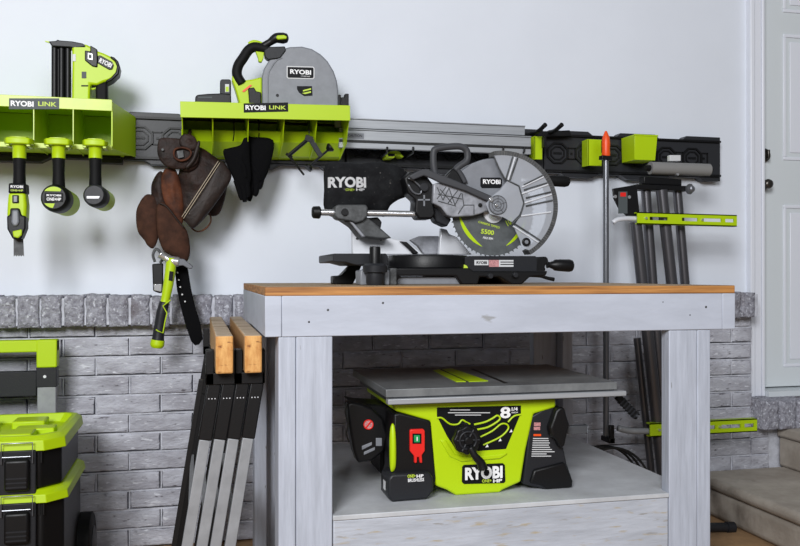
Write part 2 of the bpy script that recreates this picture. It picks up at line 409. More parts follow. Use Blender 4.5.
build(MB().box(.308, 1.178, BY0+.004, BY0+.042, SH-.140, SH-.012), 'shelf_beam', M['beam'], w, bevel=.003)
build(MB().box(.308, 1.171, BY1-.16, BY1-.122, SH-.10, SH-.0125), 'shelf_beam', M['beam'], w, bevel=.003)
build(MB().hprism([(.307, BY0+.001), (1.179, BY0+.001), (1.179, BY0+.043), (1.2605, BY0+.043), (1.2605, BY1-.10), (.307, BY1-.10)], SH-.012, .012), 'shelf_board', M['shelfp'], w, bevel=.002)
# nails and knots on the rail
for a, b, r in ((328, 310, 1.6), (309, 322, 1.4), (690, 315, 1.0), (706, 307, 1.6), (383, 303, 1.5), (663, 302, .8)):
    c = P(a, b, BY0); build(MB().lathe((c.x, BY0+.0005, c.z), (c.x, BY0-.0006, c.z), [(0, S(a, BY0, r)), (1, S(a, BY0, r*.6))], 8), 'knot', M['castdark'], w)
# ================================================================== WALL RAILS
YR = 3.152
def rail_mb(x0):
    m = MB(); L = .806; zb, zt = 1.335, 1.512; y1 = YW
    def o(u, v): return (x0+u*L, v)
    top = [(0,1.502),(.03,1.517),(.24,1.517),(.27,1.500),(.40,1.500),(.42,1.517),(.62,1.517),(.64,1.502),(.78,1.502),(.80,1.517),(1,1.517)]
    bot = [(1,1.330),(.90,1.330),(.88,1.343),(.70,1.343),(.66,1.326),(.46,1.326),(.42,1.343),(.30,1.343),(.26,1.328),(.12,1.328),(.09,1.343),(0,1.343)]
    pts = [(o(u, v)[0], YR, v) for u, v in bot[::-1]][::1] + [(o(u, v)[0], YR, v) for u, v in top[::-1]]
    m.prism(pts, (0, y1-YR, 0))
    return m
def relief(x0):
    m = MB(); L = .806
    # upper and lower lips that accessories clip to
    m.box(x0+.004, x0+L-.004, YR-.012, YR, 1.492, 1.500).box(x0+.004, x0+L-.004, YR-.012, YR, 1.347, 1.356)
    for k, u in enumerate((.07, .222, .374, .526, .678, .83)):     # eight sided bosses
        c = (x0+u*L, 1.424)
        def octo(r, f=1.0): return [(c[0]+r*f*math.cos(math.radians(22.5+45*i)), YR, c[1]+r*math.sin(math.radians(22.5+45*i))) for i in range(8)]
        for r0, r1, d in ((.046, .039, .008), (.030, .025, .006)):
            a = octo(r0, 1.1); b = octo(r1, 1.1)
            for i in range(8):
                j = (i+1) % 8; m.prism([a[i], a[j], b[j], b[i]], (0, -d, 0))
        m.box(c[0]-.018, c[0]+.018, YR-.005, YR, c[1]-.004, c[1]+.004)
    for u in (.146, .298, .45, .602, .754, .90):
        cx = x0+u*L; z0, z1 = 1.40, 1.448
        m.box(cx-.018, cx+.018, YR-.006, YR, z1-.004, z1).box(cx-.018, cx+.018, YR-.006, YR, z0, z0+.004)
        m.box(cx-.018, cx-.014, YR-.006, YR, z0, z1).box(cx+.014, cx+.018, YR-.006, YR, z0, z1)
        m.box(cx-.004, cx+.004, YR-.004, YR, 1.420, 1.428)
    return m
RL = ['black plastic wall rail behind the lime tool holder at far left', 'black plastic wall rail visible between the two lime shelves',
      'black plastic wall rail behind the silver guide rails', 'black plastic wall rail at right end, holding the small lime bin']
r0 = None
for i, x0 in enumerate((-1.068, -.258, .552, 1.362)):
    if i == 0:
        r0 = thing('wall_rail', (x0, YW, 1.33), RL[0], 'wall rail', 'storage rails along the white wall')
        build(rail_mb(x0), 'rail_body', M['rail'], r0, bevel=.002); build(relief(x0), 'rail_relief', M['black'], r0)
    else:
        c = copy_tree(r0); c.location = (x0, YW, 1.33); c['label'] = RL[i]; ORG[c.name] = Vector(c.location)
# ================================================================== LIME TOOL HOLDER (left) AND LIME SHELF
YF = 2.88
def dividers(px, ztop, zbot, parent, name='divider', prof=None, t=.003):
    x = P(px, 110, YF).x
    prof = prof or [(YF+.002, ztop), (YF+.012, ztop-.03), (YF+.05, ztop-.065), (YF+.085, ztop-.11), (3.10, zbot), (3.146, zbot), (3.146, ztop)]
    build(MB().prism([(x, a, b) for a, b in prof], (t, 0, 0)), name, M['green'], parent)
# --- holder
h = thing('tool_holder', (P(60, 120, 3).x, 3.15, 1.38), 'lime tool holder with three open bays, tools hanging from its lower lip', 'tool holder')
xl = P(-75, 105, YF).x; xr = P(112, 105, YF).x; ztf = P(112, 99.5, YF).z; zbf = P(112, 111, YF).z; zlip = P(112, 147, YF).z; xe = P(135.5, 130, 3.14).x
build(MB().box(xl, xr, YF, YF+.004, zbf, ztf), 'front_panel', M['green2'], h, bevel=.0012)
build(MB().prism([(xl, YF+.004, ztf-.010), (xr, YF+.004, ztf-.010), (xe, 3.15, ztf-.010), (xl, 3.15, ztf-.010)], (0, 0, .004)), 'shelf_top', M['green'], h)
build(MB().box(xl, xe, 3.143, 3.150, P(135, 157, 3.14).z, ztf-.01), 'back_panel', M['green'], h)
lm = MB().prism([(xl, YF, zlip), (xr, YF, zlip), (xe, 3.143, P(135, 156, 3.14).z), (xl, 3.143, P(135, 156, 3.14).z)], (0, 0, .004))
build(lm, 'tool_tray', M['green'], h)
build(MB().box(xl, xr, YF-.002, YF+.002, zlip-.011, zlip+.005), 'tray_lip', M['green2'], h, bevel=.001)
sp = MB().prism([(xr-.003, YF+.004, ztf-.011), (xr-.003, YF+.004, zlip-.004), (xe-.004, 3.143, P(135, 157, 3.14).z), (xe-.004, 3.143, ztf-.006)], (.004, 0, 0))
build(sp, 'side_panel', M['green'], h)
for px in (-30, 33, 72.5):
    x = P(px, 120, YF).x; build(MB().box(x, x+.003, YF+.001, 3.143, zlip+.002, ztf-.01), 'divider', M['green2'], h)
bd = build(MB().rect(8.8, 98.2, 59, 109, YF-.001, .0012), 'name_badge', M['badgegray'], h)
lettering('RYOBI', (10.5, 100.3, 33.5, 106.8), YF-.0012, M['white'], bd, off=.035)
lettering('LINK', (38, 101.3, 56.5, 106.6), YF-.0012, M['lime_print'], bd, off=.02)
# --- shelf
s = thing('wall_shelf', (P(265, 120, 3).x, 3.15, 1.36), 'long lime metal shelf with curved dividers, circular saw on top', 'shelf')
xl = P(181, 110, YF).x; xr = P(351, 110, YF).x; ztf = P(181, 102, YF).z; zbf = P(181, 118, YF).z; zbb = P(300, 163.5, 3.14).z
build(MB().box(xl, xr, YF, YF+.004, zbf, ztf), 'front_panel', M['green'], s, bevel=.0012)
build(MB().box(xl, xr, YF+.004, 3.15, ztf-.012, ztf-.008), 'shelf_top', M['green'], s)
build(MB().box(xl, xr, 3.143, 3.150, zbb, ztf-.012), 'back_panel', M['green'], s)
bottom = MB(); cs_ = [(3.143, zbb), (3.10, zbb+.008), (3.04, zbb+.05), (3.02, zbb+.085)]
for (ya, za), (yb, zb2) in zip(cs_, cs_[1:]): bottom.prism([(xl, ya, za), (xl, yb, zb2), (xr, yb, zb2), (xr, ya, za)], (0, .002, .003))
build(bottom, 'curved_bottom', M['green'], s)
for k, px in enumerate((182, 213, 249, 285, 318, 350.2)): dividers(px, ztf-.012, zbb, s, 'end_panel' if k in (0, 5) else 'divider')
bd = build(MB().rect(244.5, 105.6, 289, 114.8, YF-.001, .0012), 'name_badge', M['badge'], s)
lettering('RYOBI', (246.3, 107.3, 266.5, 113), YF-.0012, M['white'], bd, off=.035)
lettering('LINK', (270, 108.2, 287, 112.8), YF-.0012, M['lime_print'], bd, off=.02)
s.rotation_euler.y = -.0235; s.location.z += .0095
SLP = math.tan(.0235)
def shz(px): return ztf-.008+.0095+SLP*(P(px, 100, 2.96).x-s.location.x)
SHZ = ztf-.008
# ================================================================== HANGING TOOLS
def hang(name, label, cat, loc): return thing(name, loc, label, cat, 'battery tools hanging under the lime holder')
def foot_neck(t, cx, w, y0, ytop, yneck, yend, ydepth=2.80):
    c = P(cx, ytop, ydepth); r = S(cx, ydepth, w/2); d = .05
    zt_, zm = P(cx, ytop, ydepth).z, P(cx, ytop+6.5, ydepth).z; zn = P(cx, yneck, ydepth).z; ze = P(cx, yend, ydepth).z
    yc = ydepth + .035
    m = MB()
    oc = [(c.x + r*math.copysign(min(1, abs(1.12*math.cos(a))), math.cos(a)), yc + .036*math.copysign(min(1, abs(1.2*math.sin(a))), math.sin(a))) for a in [math.radians(15+30*i) for i in range(12)]]
    m.hprism(oc, zm, zt_-zm)
    f = build(m, 'battery_foot', M['green'], t, bevel=.004, seg=3)
    build(MB().hprism([(c.x + (a-c.x)*.7, yc+(b-yc)*.7) for a, b in oc], zt_, .004), 'terminal_cap', M['green2'], f, bevel=.001)
    rn = S(cx, ydepth, 6.6)
    build(MB().lathe((c.x, yc, zm+.002), (c.x, yc, zn), [(0, rn*1.25), (.25, rn), (1, rn*.98)], 20), 'neck', M['green'], t)
    build(MB().tube([(c.x, yc, zn+.002), (c.x, yc, (zn+ze)/2), (c.x, yc, ze-.01)], [rn*.93, rn*.86, rn*.98], n=18, smooth=4), 'grip', M['rubber'], t, smooth=True)
    return c.x, yc, ze
Y1 = 2.80
def fork(cx, zt_):
    for sg in (-1, 1): build(MB().box(cx+sg*.030-.005, cx+sg*.030+.005, Y1+.008, YF-.001, zt_-.006, zt_-.0005), 'tool_fork', M['green2'], h, bevel=.001)
    build(MB().box(cx-.035, cx+.035, YF-.012, YF-.001, zt_-.006, zt_-.0005), 'tool_fork', M['green2'], h, bevel=.001)
for a_, b_q in ((17, 137), (56.8, 138), (94, 139)): fork(P(a_, 140, Y1).x, P(a_, b_q+6.5, Y1).z)
# 1 multi tool
t = hang('oscillating_tool', 'slim lime and black cordless tool with a downward blade, hanging at far left', 'cordless tool', P(16, 140, Y1))
cx, yc, ze = foot_neck(t, 17, 27, 0, 137, 157, 184)
b = MB().pp([(8,192),(25,192),(26.5,205),(26,218),(24,228),(20,237),(13,237),(8,228),(6.5,214),(7,203)], Y1+.005, .06)
hb = build(b, 'body', M['green'], t, bevel=.012, seg=4)
build(MB().pp([(8.5,183),(25,183),(25.5,193),(8,193)], Y1, .065), 'head_badge', M['badge'], t, bevel=.004)
lettering('RYOBI', (10.5, 185.2, 23, 188), Y1-.0006, M['white'], t, off=.03)
lettering('ONE+HP', (10.5, 189.3, 23, 191.5), Y1-.0006, M['lime_print'], t, off=.02)
build(MB().rect(12, 195, 18.5, 203, Y1, .02), 'speed_dial', M['black'], hb, bevel=.002)
build(MB().rect(13.5, 196, 17, 202, Y1-.003, .02), 'dial_wheel', M['gray'], hb, bevel=.001)
nb = MB().pp([(10,208),(19,208),(21,215),(25.5,216),(25.5,228),(21,239),(12.5,239),(7,229),(6.5,216),(9.5,215)], Y1-.004, .05)
build(nb, 'nose', M['black'], t, bevel=.008, seg=3)
build(MB().pp([(12,210),(18,210),(19,222),(17,226),(13,226),(11,222)], Y1-.012, .03), 'release_lever', M['gray'], t, bevel=.005, seg=3)
build(MB().pp([(12,231),(22,229),(22,235),(18,238.5),(13,237)], Y1-.006, .03), 'nose_cap', M['green'], t, bevel=.004)
bl = MB().pp([(13.5,238),(23,237),(23.8,255)]+[(23.8-i*1.25, 256.5-(i % 2)*1.5) for i in range(9)]+[(13.6,255)], Y1+.03, .003)
build(bl, 'cutting_blade', M['castdark'], t)
# 2 and 3 drill and impact driver, heads pointing at the room
def driver(px, w, foot, yn, ye, hc, r, depth, lab, name, badge, big):
    t = hang(name, lab, 'cordless drill', P(px, 140, Y1)); foot_neck(t, foot[0], foot[1], 0, foot[2], yn, ye)
    c = P(hc[0], hc[1], Y1-.02); rr = S(hc[0], Y1, r)
    p0 = Vector((c.x, Y1-.025, c.z)); p1 = Vector((c.x+.024, Y1+depth, c.z-.010))
    hd = build(MB().lathe(p0, p1, [(0, rr*.80), (.06, rr*.97), (.16, rr), (.34, rr*.98), (.36, rr*.9)], 32), 'end_cap', M['black'] if big else M['dark'], t)
    build(MB().lathe(p0, p1, [(.34, rr*.97), (.8, rr*.93), (.84, rr*.7), (.82, rr*.5), (1, rr*.42)], 32), 'body', M['green'], t)
    build(MB().lathe(p0 + (p1-p0)*.84, p1 + Vector((0, .05, 0)), [(0, rr*.5), (.3, rr*.52), (.8, rr*.4), (1, rr*.2)], 24), 'chuck', M['black'], t)
    if big:
        # lime segments above and below the badge
        for sg in (1, -1):
            pts = [(p0.x + rr*.76*math.cos(math.radians(a)), p0.y-.0015, p0.z + sg*rr*.76*math.sin(math.radians(a))) for a in range(35, 146, 10)]
            build(MB().prism(pts, (0, .004, 0)), 'lime_segment', M['green'], hd)
        build(MB().rect(*badge, Y1-.030, .006), 'head_badge', M['badge'], hd, bevel=.001)
        x0, y0, x1, y1 = badge
        lettering('RYOBI', (x0+2, y0+1.2, x1-2, y0+3.4), Y1-.0306, M['white'], hd, off=.03)
        lettering('ONE+HP', (x0+2, y0+4.4, x1-2, y1-1.1), Y1-.0306, M['white'], hd, off=.03)
    else:
        build(MB().rect(*badge, Y1-.028, .006), 'head_badge', M['silver'], hd, bevel=.001)
driver(57, 27, (56.8, 27, 138), 157, 186, (54, 197.5), 14, .15, 'lime and black cordless drill, round badged end, middle of the hanging tools', 'cordless_drill', (44.5, 193, 63, 202), True)
driver(94, 24, (94, 24, 139), 157, 186, (94, 195), 11.5, .13, 'smaller cordless impact driver with charcoal end cap, nearest the side panel', 'impact_driver', (86.5, 196, 100, 198.6), False)
# ================================================================== NAILER
YN = 2.95
z_h = P(112, 99.5, YF).z - .006
n_ = thing('brad_nailer', (P(85, 98, YN).x, YN+.03, z_h), 'lime and black cordless nailer standing nose up on the holder', 'nail gun')
yb_ = HY - (z_h-ZC)*F/((P(80, 98, YN)-P(80, 98, YN)).length + (YN/(CT-(80-400)/F*ST)))   # pixel row of the shelf surface here
mg = MB()
for a in (51.5, 58.5, 64.8):
    c0 = P(a+3, 44, YN+.02); r = S(a, YN, 3.1); mg.tube([(c0.x, YN+.02, z_h), (c0.x, YN+.02, c0.z)], r, n=12)
mg.rect(52, 45, 70, yb_, YN+.02, .02)
build(mg, 'magazine', M['black'], n_)
build(MB().pp([(48,41),(56,40.5),(57,39),(59,40),(72,41),(82,43),(87,46),(85,48),(74,48),(70,47),(52,46),(50,43)], YN, .05), 'nose_cover', M['dark'], n_, bevel=.003)
build(MB().pp([(44.5,40.5),(50,41.3),(50,43),(45,41.5)], YN+.02, .006), 'contact_tip', M['lime_print'], n_)
bdy = MB().pp([(71.5,46),(74,45),(85,43.5),(90,46),(97,50.5),(104,53),(112,57),(117,62),(119,67),(117,74),(110,80),(103,82),(97,85),(90,84),(89.5,yb_),(71.5,yb_),(72,62)], YN, .055)
gb = build(bdy, 'body', M['green'], n_, bevel=.007, seg=3)
build(MB().pp([(90,45),(97,49),(97.5,60),(97,67),(92,66),(84.5,60),(84.5,50),(90,51)], YN-.006, .02), 'side_cover', M['black'], n_, bevel=.003)
build(MB().pp([(87.5,52.5),(92.5,53.5),(92.5,60),(87.5,59)], YN-.0085, .006), 'window_frame', M['silver'], n_, bevel=.001)
build(MB().pp([(88.5,53.8),(91.5,54.4),(91.5,58.6),(88.5,58)], YN-.0095, .006), 'window_pane', M['badgegray'], n_)
build(MB().pp([(97.5,55.5),(100,55),(112,61.5),(113.5,65),(112,69),(109,69.5),(97.5,63)], YN-.005, .02), 'name_badge', M['black'], n_, bevel=.002)
lettering('RYOBI', (98.8, 60, 112, 65.4), YN-.0056, M['white'], n_, rot=-math.radians(24), off=.03)
build(MB().pp([(110,55.5),(114,57),(118,61),(119.8,67),(118.5,74),(112,80),(106,83),(105,80.5),(111,77),(115.5,71.5),(116.5,66),(114.5,61),(110,58)], YN-.003, .06), 'rear_bumper', M['black'], n_, bevel=.004)
build(MB().pp([(95,86),(98,83),(107,80.5),(107,yb_),(95.5,yb_)], YN+.005, .045), 'grip', M['rubber'], n_, bevel=.008, seg=3)
build(MB().pp([(91,77),(95,78),(96,84),(95,87),(92,86),(91,84)], YN+.01, .02), 'trigger', M['black'], n_, bevel=.003)
build(MB().ptube([(89,87),(92,89),(96,87.5),(98,82)], YN+.02, 1.0, smooth=4), 'trigger_guard', M['green'], n_, smooth=True)
build(MB().rect(81.5, 71.5, 86, 78, YN-.002, .004), 'depth_scale', M['badgegray'], n_)
build(MB().rect(81, 85, 88, 86.2, YN-.002, .004), 'vent_slot', M['badge'], n_)
build(MB().rect(72.5, 54, 75.5, 61, YN-.002, .004), 'caution_label', M['label'], n_)
# ================================================================== TRACK SAW ON SHELF
YS = 2.96
def row_at(z, px, y): return HY - (z-ZC)*F/(y/(CT-(px-400)/F*ST))
SHZ = shz(300); yb_ = row_at(SHZ, 300, YS)
g = thing('plunge_saw', (P(295, 100, YS).x, YS+.04, SHZ), 'gray and lime cordless circular saw with domed cover on the long shelf', 'circular saw')
dome = [(262,yb_),(262,76),(264,68),(269,60),(274,54),(281,49),(290,46.5),(302,46),(312,48.5),(321,54),(328,61),(334,71),(337,80),(338.5,90),(338.5,yb_)]
body = build(MB().pp(dome, YS, .05), 'blade_cover', M['gray'], g, bevel=.006, seg=3)
inner = [(268,yb_-2),(268,77),(271,68),(277,60),(282,58)] 
build(MB().ptube(inner, YS-.0005, .7, smooth=4), 'cover_rib', M['gray'], g, smooth=True)
build(MB().pp([(264,50),(269,46.5),(285,46),(286,50),(280,58),(268,59.5),(265,57)], YS-.006, .03), 'handle_mount', M['dark'], g, bevel=.003)
fr = build(MB().pp([(286.6,65.8),(313,66.4),(314.5,68),(314.5,77.5),(313,79),(288,78.5),(286.6,77)], YS-.001, .004), 'badge_frame', M['label'], g)
build(MB().pp([(287.6,66.8),(312.6,67.4),(313.5,68.5),(313.5,77),(312.6,78),(288.4,77.5),(287.6,76.5)], YS-.0018, .004), 'name_badge', M['badge'], fr)
lettering('RYOBI', (290, 69, 311, 74.8), YS-.0024, M['white'], fr, off=.035)
lettering('ONE+HP', (301, 75.4, 310, 76.8), YS-.0024, M['white'], fr)
wn = build(MB().pp([(297,86),(312,86),(312.5,95.5),(304,96),(299,92.5),(297,89)], YS-.001, .004), 'blade_window', M['badge'], g)
build(MB().pp([(303,90),(311,88),(311,89.5),(303,91.5)], YS-.0018, .002).pp([(302,93),(311,91),(311,92.5),(305,94)], YS-.0018, .002), 'blade_print', M['lime_print'], wn)
c = P(277.3, 95.3, YS); build(MB().cyl((c.x, YS+.001, c.z), (c.x, YS-.002, c.z), S(277, YS, 1.5)), 'screw', M['black'], g)
build(MB().ptube([(242,84),(237,75),(238,66),(243,58),(249,49.5),(256,47),(268,50)], YS+.02, 5.0, smooth=5, n=14), 'main_handle', M['rubber'], g, smooth=True)
build(MB().ptube([(249,44.2),(253,42),(258,42.6),(263,44.8)], YS+.02, 2.2, smooth=4), 'handle_stripe', M['green'], g, smooth=True)
build(MB().tube([P(262, 47, YS+.02), P(270, 42, YS+.015), P(276, 38, YS+.01), P(283, 38, YS+.01), P(287, 38, YS+.01), P(288.6, 38, YS+.01)], [S(270, YS, v) for v in (4, 3.6, 5, 5.6, 4.4, 1)], smooth=5, n=16), 'front_handle', M['black'], g, smooth=True)
build(MB().pp([(277,35),(284,34.6),(287,36.2),(286.5,38.6),(278,39.2),(276,37.5)], YS-.012, .02), 'lime_cap', M['green'], g, bevel=.003)
build(MB().pp([(255.5,51),(264,52),(263.5,58),(261.5,62),(258.5,61),(258,57)], YS+.01, .02), 'trigger', M['green'], g, bevel=.002)
build(MB().pp([(232.5,72),(236,74.5),(240,80.5),(252,79),(262,76.5),(262,yb_),(247,yb_),(240,yb_-5),(235,88),(232,80)], YS+.012, .05), 'motor_housing', M['green'], g, bevel=.006, seg=3)
build(MB().pp([(242,91),(250,84.5),(252,85.2),(244,92)], YS+.009, .006), 'orange_mark', M['orange'], g)
build(MB().pp([(248,88),(254,87),(256,91),(261,92),(261,yb_),(250,yb_)], YS+.0, .03), 'depth_lever', M['black'], g, bevel=.003)
build(MB().rect(337.5, 94.5, 341, yb_, YS+.01, .03).rect(341, 97, 346, yb_, YS+.01, .03).rect(345, 93.5, 348.8, yb_, YS+.01, .03), 'front_clamp', M['black'], g, bevel=.002)
# battery beside saw
SHZ = shz(200)
b_ = thing('battery_pack', (P(215, 100, YS).x, YS+.03, SHZ), 'black battery pack with an upright stem, left of the saw on the long shelf', 'battery')
yb2 = row_at(SHZ, 215, YS)
build(MB().pp([(195,97),(197,94.5),(208,93.5),(222,93),(231,94),(231.5,yb2),(195,yb2)], YS-.01, .07), 'case', M['black'], b_, bevel=.004)
stm = build(MB().pp([(220,80.5),(221.5,79),(229.5,79),(231,80.5),(231,95),(220,95)], YS+.01, .03), 'stem', M['dark'], b_, bevel=.003)
build(MB().rect(225, 84, 229, 92, YS+.0088, .002), 'stem_label', M['label'], stm)
build(MB().rect(225.6, 86.5, 228.6, 91.5, YS+.008, .002), 'stem_mark', M['green'], stm)
build(MB().rect(198, 96.5, 212, 98, YS-.0112, .002), 'vent', M['badgegray'], b_)
# ================================================================== GLOVES
def glove(label, cuff, fingers, thumb, y, seed):
    xs = [a for a, b in cuff]; m = MB().puff(cuff, y, .022, wob=.006, seed=seed)
    t = thing('work_glove', P(sum(xs)/len(xs), 165, y), label, 'glove', 'gloves hanging from the long lime shelf')
    g_ = build(m, 'palm', M['glove'], t, smooth=True)
    for q, r in fingers: build(MB().tube([P(a, b, y-.004) for a, b in q], [S(q[0][0], y, v) for v in (r, r*1.02, r*.95, r*.6)][:len(q)], smooth=4, n=12), 'finger', M['glove'], t, smooth=True)
    build(MB().tube([P(cuff[1][0]+4, 141, y), P(cuff[1][0]+5, 134, y+.01), Vector((P(cuff[1][0]+5, 134, y).x, y+.02, SHZ-.006))], .002, n=6), 'hanging_loop', M['glove'], t)
    for q, r in thumb: build(MB().tube([P(a, b, y-.012) for a, b in q], [S(q[0][0], y, v) for v in (r, r, r*.6)], smooth=4, n=12), 'thumb', M['glove'], t, smooth=True)
YG = 2.985
glove('black work glove with wide cuff, right one of the pair under the shelf',
      [(246,139),(254,137),(273,140),(272,158),(268,172),(262,184),(255,192),(248,182),(244,165)], [([(258,176),(257,184),(256,192),(254.5,196)],3.0),([(252,178),(251,188),(250,196),(249,201)],3.0),([(263,168),(262,178),(260,186),(259,189)],2.7)], [([(250,162),(257,172),(261,181)],2.8)], YG+.028, 2)
glove('black work glove with wrinkled cuff, left one of the pair under the shelf',
      [(223,151),(229,148),(240,145),(244,138),(249,140),(250,160),(251,178),(247,190),(239,190),(233,178),(227,165)], [([(236,180),(239,189),(241,196),(242,200)],2.9),([(241,182),(244,191),(244.5,198),(244.8,202)],2.9),([(246,180),(247.5,188),(248,194),(248,197)],2.6)], [([(240,160),(244,168),(246,178)],2.6)], YG-.012, 5)
# ================================================================== SMALL BAR CLAMP (hanging on shelf)
YC = 2.97
c_ = thing('bar_clamp', P(300, 150, YC), 'small black bar clamp with round pads hanging below the lime shelf', 'clamp')
build(MB().tube([P(309.5,138,YC), P(288,156,YC)], S(300, YC, 2.0), n=8), 'bar', M['black'], c_)
build(MB().tube([P(288,154.5,YC), P(304,175,YC)], [S(300, YC, 1.5), S(300, YC, 1.0)], n=8).tube([P(286,153.5,YC), P(292,157.5,YC)], S(300, YC, 1.5), n=8), 'fixed_jaw', M['black'], c_)
build(MB().bar(P(311,140,YC-.004), P(321,156.5,YC-.004), S(300, YC, 5), .008), 'sliding_jaw', M['dark'], c_, bevel=.001)
build(MB().bar(P(305,137.5,YC-.003), P(312.5,140,YC-.003), S(300, YC, 6), .012), 'jaw_head', M['black'], c_, bevel=.001)
build(MB().tube([P(309,139,YC), Vector((P(309,139,YC).x, YC, SHZ-.006))], .0015, n=6), 'hanging_wire', M['black'], c_)
build(MB().tube([P(328,150,YC), P(308,167,YC)], S(300, YC, 1.2), n=8), 'screw', M['black'], c_)
a = P(330,148,YC); build(MB().lathe(P(331.5,146.5,YC-.004), P(327,150,YC+.002), [(0, S(330, YC, 4.2)), (.3, S(330, YC, 4.8)), (1, S(330, YC, 2))], 16), 'handle_knob', M['black'], c_)
build(MB().lathe(P(310.5,165.5,YC), P(307.5,168.5,YC-.002), [(0, S(330, YC, 2)), (.5, S(330, YC, 4.6)), (1, S(330, YC, 4.6))], 16), 'pad', M['black'], c_)
# ================================================================== SILVER GUIDE RAILS
def guide(label, px0, px1, z0, z1, y, grooves, lb=False):
    x0 = P(px0, 130, y).x; x1 = P(px1, 130, y).x
    t = thing('guide_rail', ((x0+x1)/2, y, z0), label, 'guide rail', 'silver guide rails hung on the wall rail')
    build(MB().box(x0, x1, y, y+.02, z0, z1), 'extrusion', M['alu'], t, bevel=.0015)
    gm = MB()
    for zz, hh in grooves: build(MB().box(x0+.0005, x1-.0005, y-.0015, y+.001, zz, zz+hh), 'rubber_strip', M['cable'], t)
    build(MB().box(x0, x1, y-.006, y, z1-.004, z1), 'rib', M['alu'], t, bevel=.001)
    return t
Yg = 3.03
z = lambda py, px=345: P(px, py, Yg).z
guide('long silver guide rail, upper of the two, right of the lime shelf', 335, 525, z(127)+.003, z(116.2), Yg+.03, [])
g2 = guide('long silver guide rail, lower and wider, above the miter saw', 339, 531, z(147.5), z(128.6), Yg, [(z(142.2), z(139.4)-z(142.2)), (z(129.9), .004)])
build(MB().pp([(346,132.5),(364,133.3),(364,139),(346,138.3)], Yg-.0012, .002), 'data_plate', M['gray'], g2)
lettering('CAUTION', (348, 134, 362, 137), Yg-.0018, M['dark'], g2)
# hooks carrying them
for i, (px, lab) in enumerate(((387, 'first small black rail hook right of the long shelf'), (413, 'small black rail hook just left of the saw handle'), (503, 'small black rail hook above the clear blade guard'), (524, 'small black rail hook beside the lime bracket'))):
    a = P(px, 149, Yg-.006)
    m = MB().tube([(a.x, YR-.001, a.z-.016), (a.x, Yg+.0, a.z-.014), (a.x, Yg-.008, a.z-.010), (a.x, Yg-.010, a.z+.008)], .004, n=8)
    single(m, 'rail_hook', M['black'], lab, 'hook', 'black hooks under the guide rails')
YT = 3.09
t = thing('spring_clamp', P(394, 154, YT), 'small lime spring clamp clipped on the black rail under the guide rails', 'clamp')
build(MB().pp([(385,157),(388,152),(396,150.5),(400,152),(404,157),(401,157),(397,154.5),(394,158),(386,158.5)], YT, .061), 'clamp_body', M['green'], t, bevel=.002)
build(MB().rect(388, 153.5, 395, 156.2, YT-.001, .002), 'clamp_label', M['badge'], t)
# ================================================================== LEATHER TOOL BELT
YL = 2.99
t = thing('tool_belt', P(185, 150, YL), 'worn brown leather tool belt with pouches and black strap hanging from lime shelf', 'tool belt')
def lp(name, poly, y, d, m, wob=.012, seed=0, back=None): return build(MB().puff(poly, y, d, wob=wob, seed=seed, back=back), name, M[m], t, smooth=True)
lp('back_flap', [(207,214),(204,196),(214,180),(227,176),(226,194),(219,214)], YL+.03, .012, 'lead', seed=1)
build(MB().ptube([(183,215),(190,226),(197,231.5),(205,229),(210.5,222),(210,214),(206,211)], YL+.015, .8, smooth=5, n=8), 'cord_loop', M['lered'], t, smooth=True)
mp_ = lp('large_pouch', [(184,160),(193,148),(202,148),(214,156),(222,162),(229,170),(231,177),(226,188),(213,207),(204,219),(193,228),(185,221),(181,213),(179,195),(178,175)], YL, .034, 'lead', seed=2)
# stitched band along the pouch mouth
bn = MB(); e0, e1 = (219.5,160.5), (182.5,217)
build(MB().puff([(220,161),(228,168),(231.5,176),(227,187),(214,206),(203,219),(193,228.5),(186,222.5),(183,217),(192,203),(206,181)], YL-.022, .02, wob=.004, seed=8, back=.01), 'pouch_band', M['leaband'], mp_, smooth=True)
for k in (0, 1):
    sx = k*1.6; pts = [(218.2+sx-(36.5*i/7), 161+sx+(56*i/7)) for i in range(8)]
    build(MB().tube([P(a, b, YL-.036-.012*math.sin(math.pi*min(1, i/7))) for i, (a, b) in enumerate(pts)], .0012, n=6, smooth=3), 'stitching', M['stitch'], mp_, smooth=True)
lp('inner_strap', [(164,170),(171,167),(177,172),(182,190),(184,215),(180,226),(170,214),(163,198),(160,184)], YL-.012, .018, 'lered', seed=3)
lp('side_sleeve', [(153,180),(160,171),(166,178),(168,200),(170,220),(160,222),(153,205),(151,190)], YL+.0, .02, 'lead', seed=4)
lp('round_pouch', [(144,196),(151,194.5),(157,200),(160,215),(159,235),(154,248),(148,246),(144,240),(138,232),(136,220),(137,208)], YL-.008, .022, 'lebrown', seed=5)
lp('long_pouch', [(156,210),(160,202),(166,204),(178,219),(187,231),(190,246),(189,258),(184,262),(172,256),(163,250),(157,232)], YL-.03, .026, 'lebrown', seed=6)
build(MB().tube([P(a, b, YL-.048) for a, b in ((159,203),(167,207),(178,221),(184,228))], .0022, n=6, smooth=4), 'pouch_rim', M['leaband'], t, smooth=True)
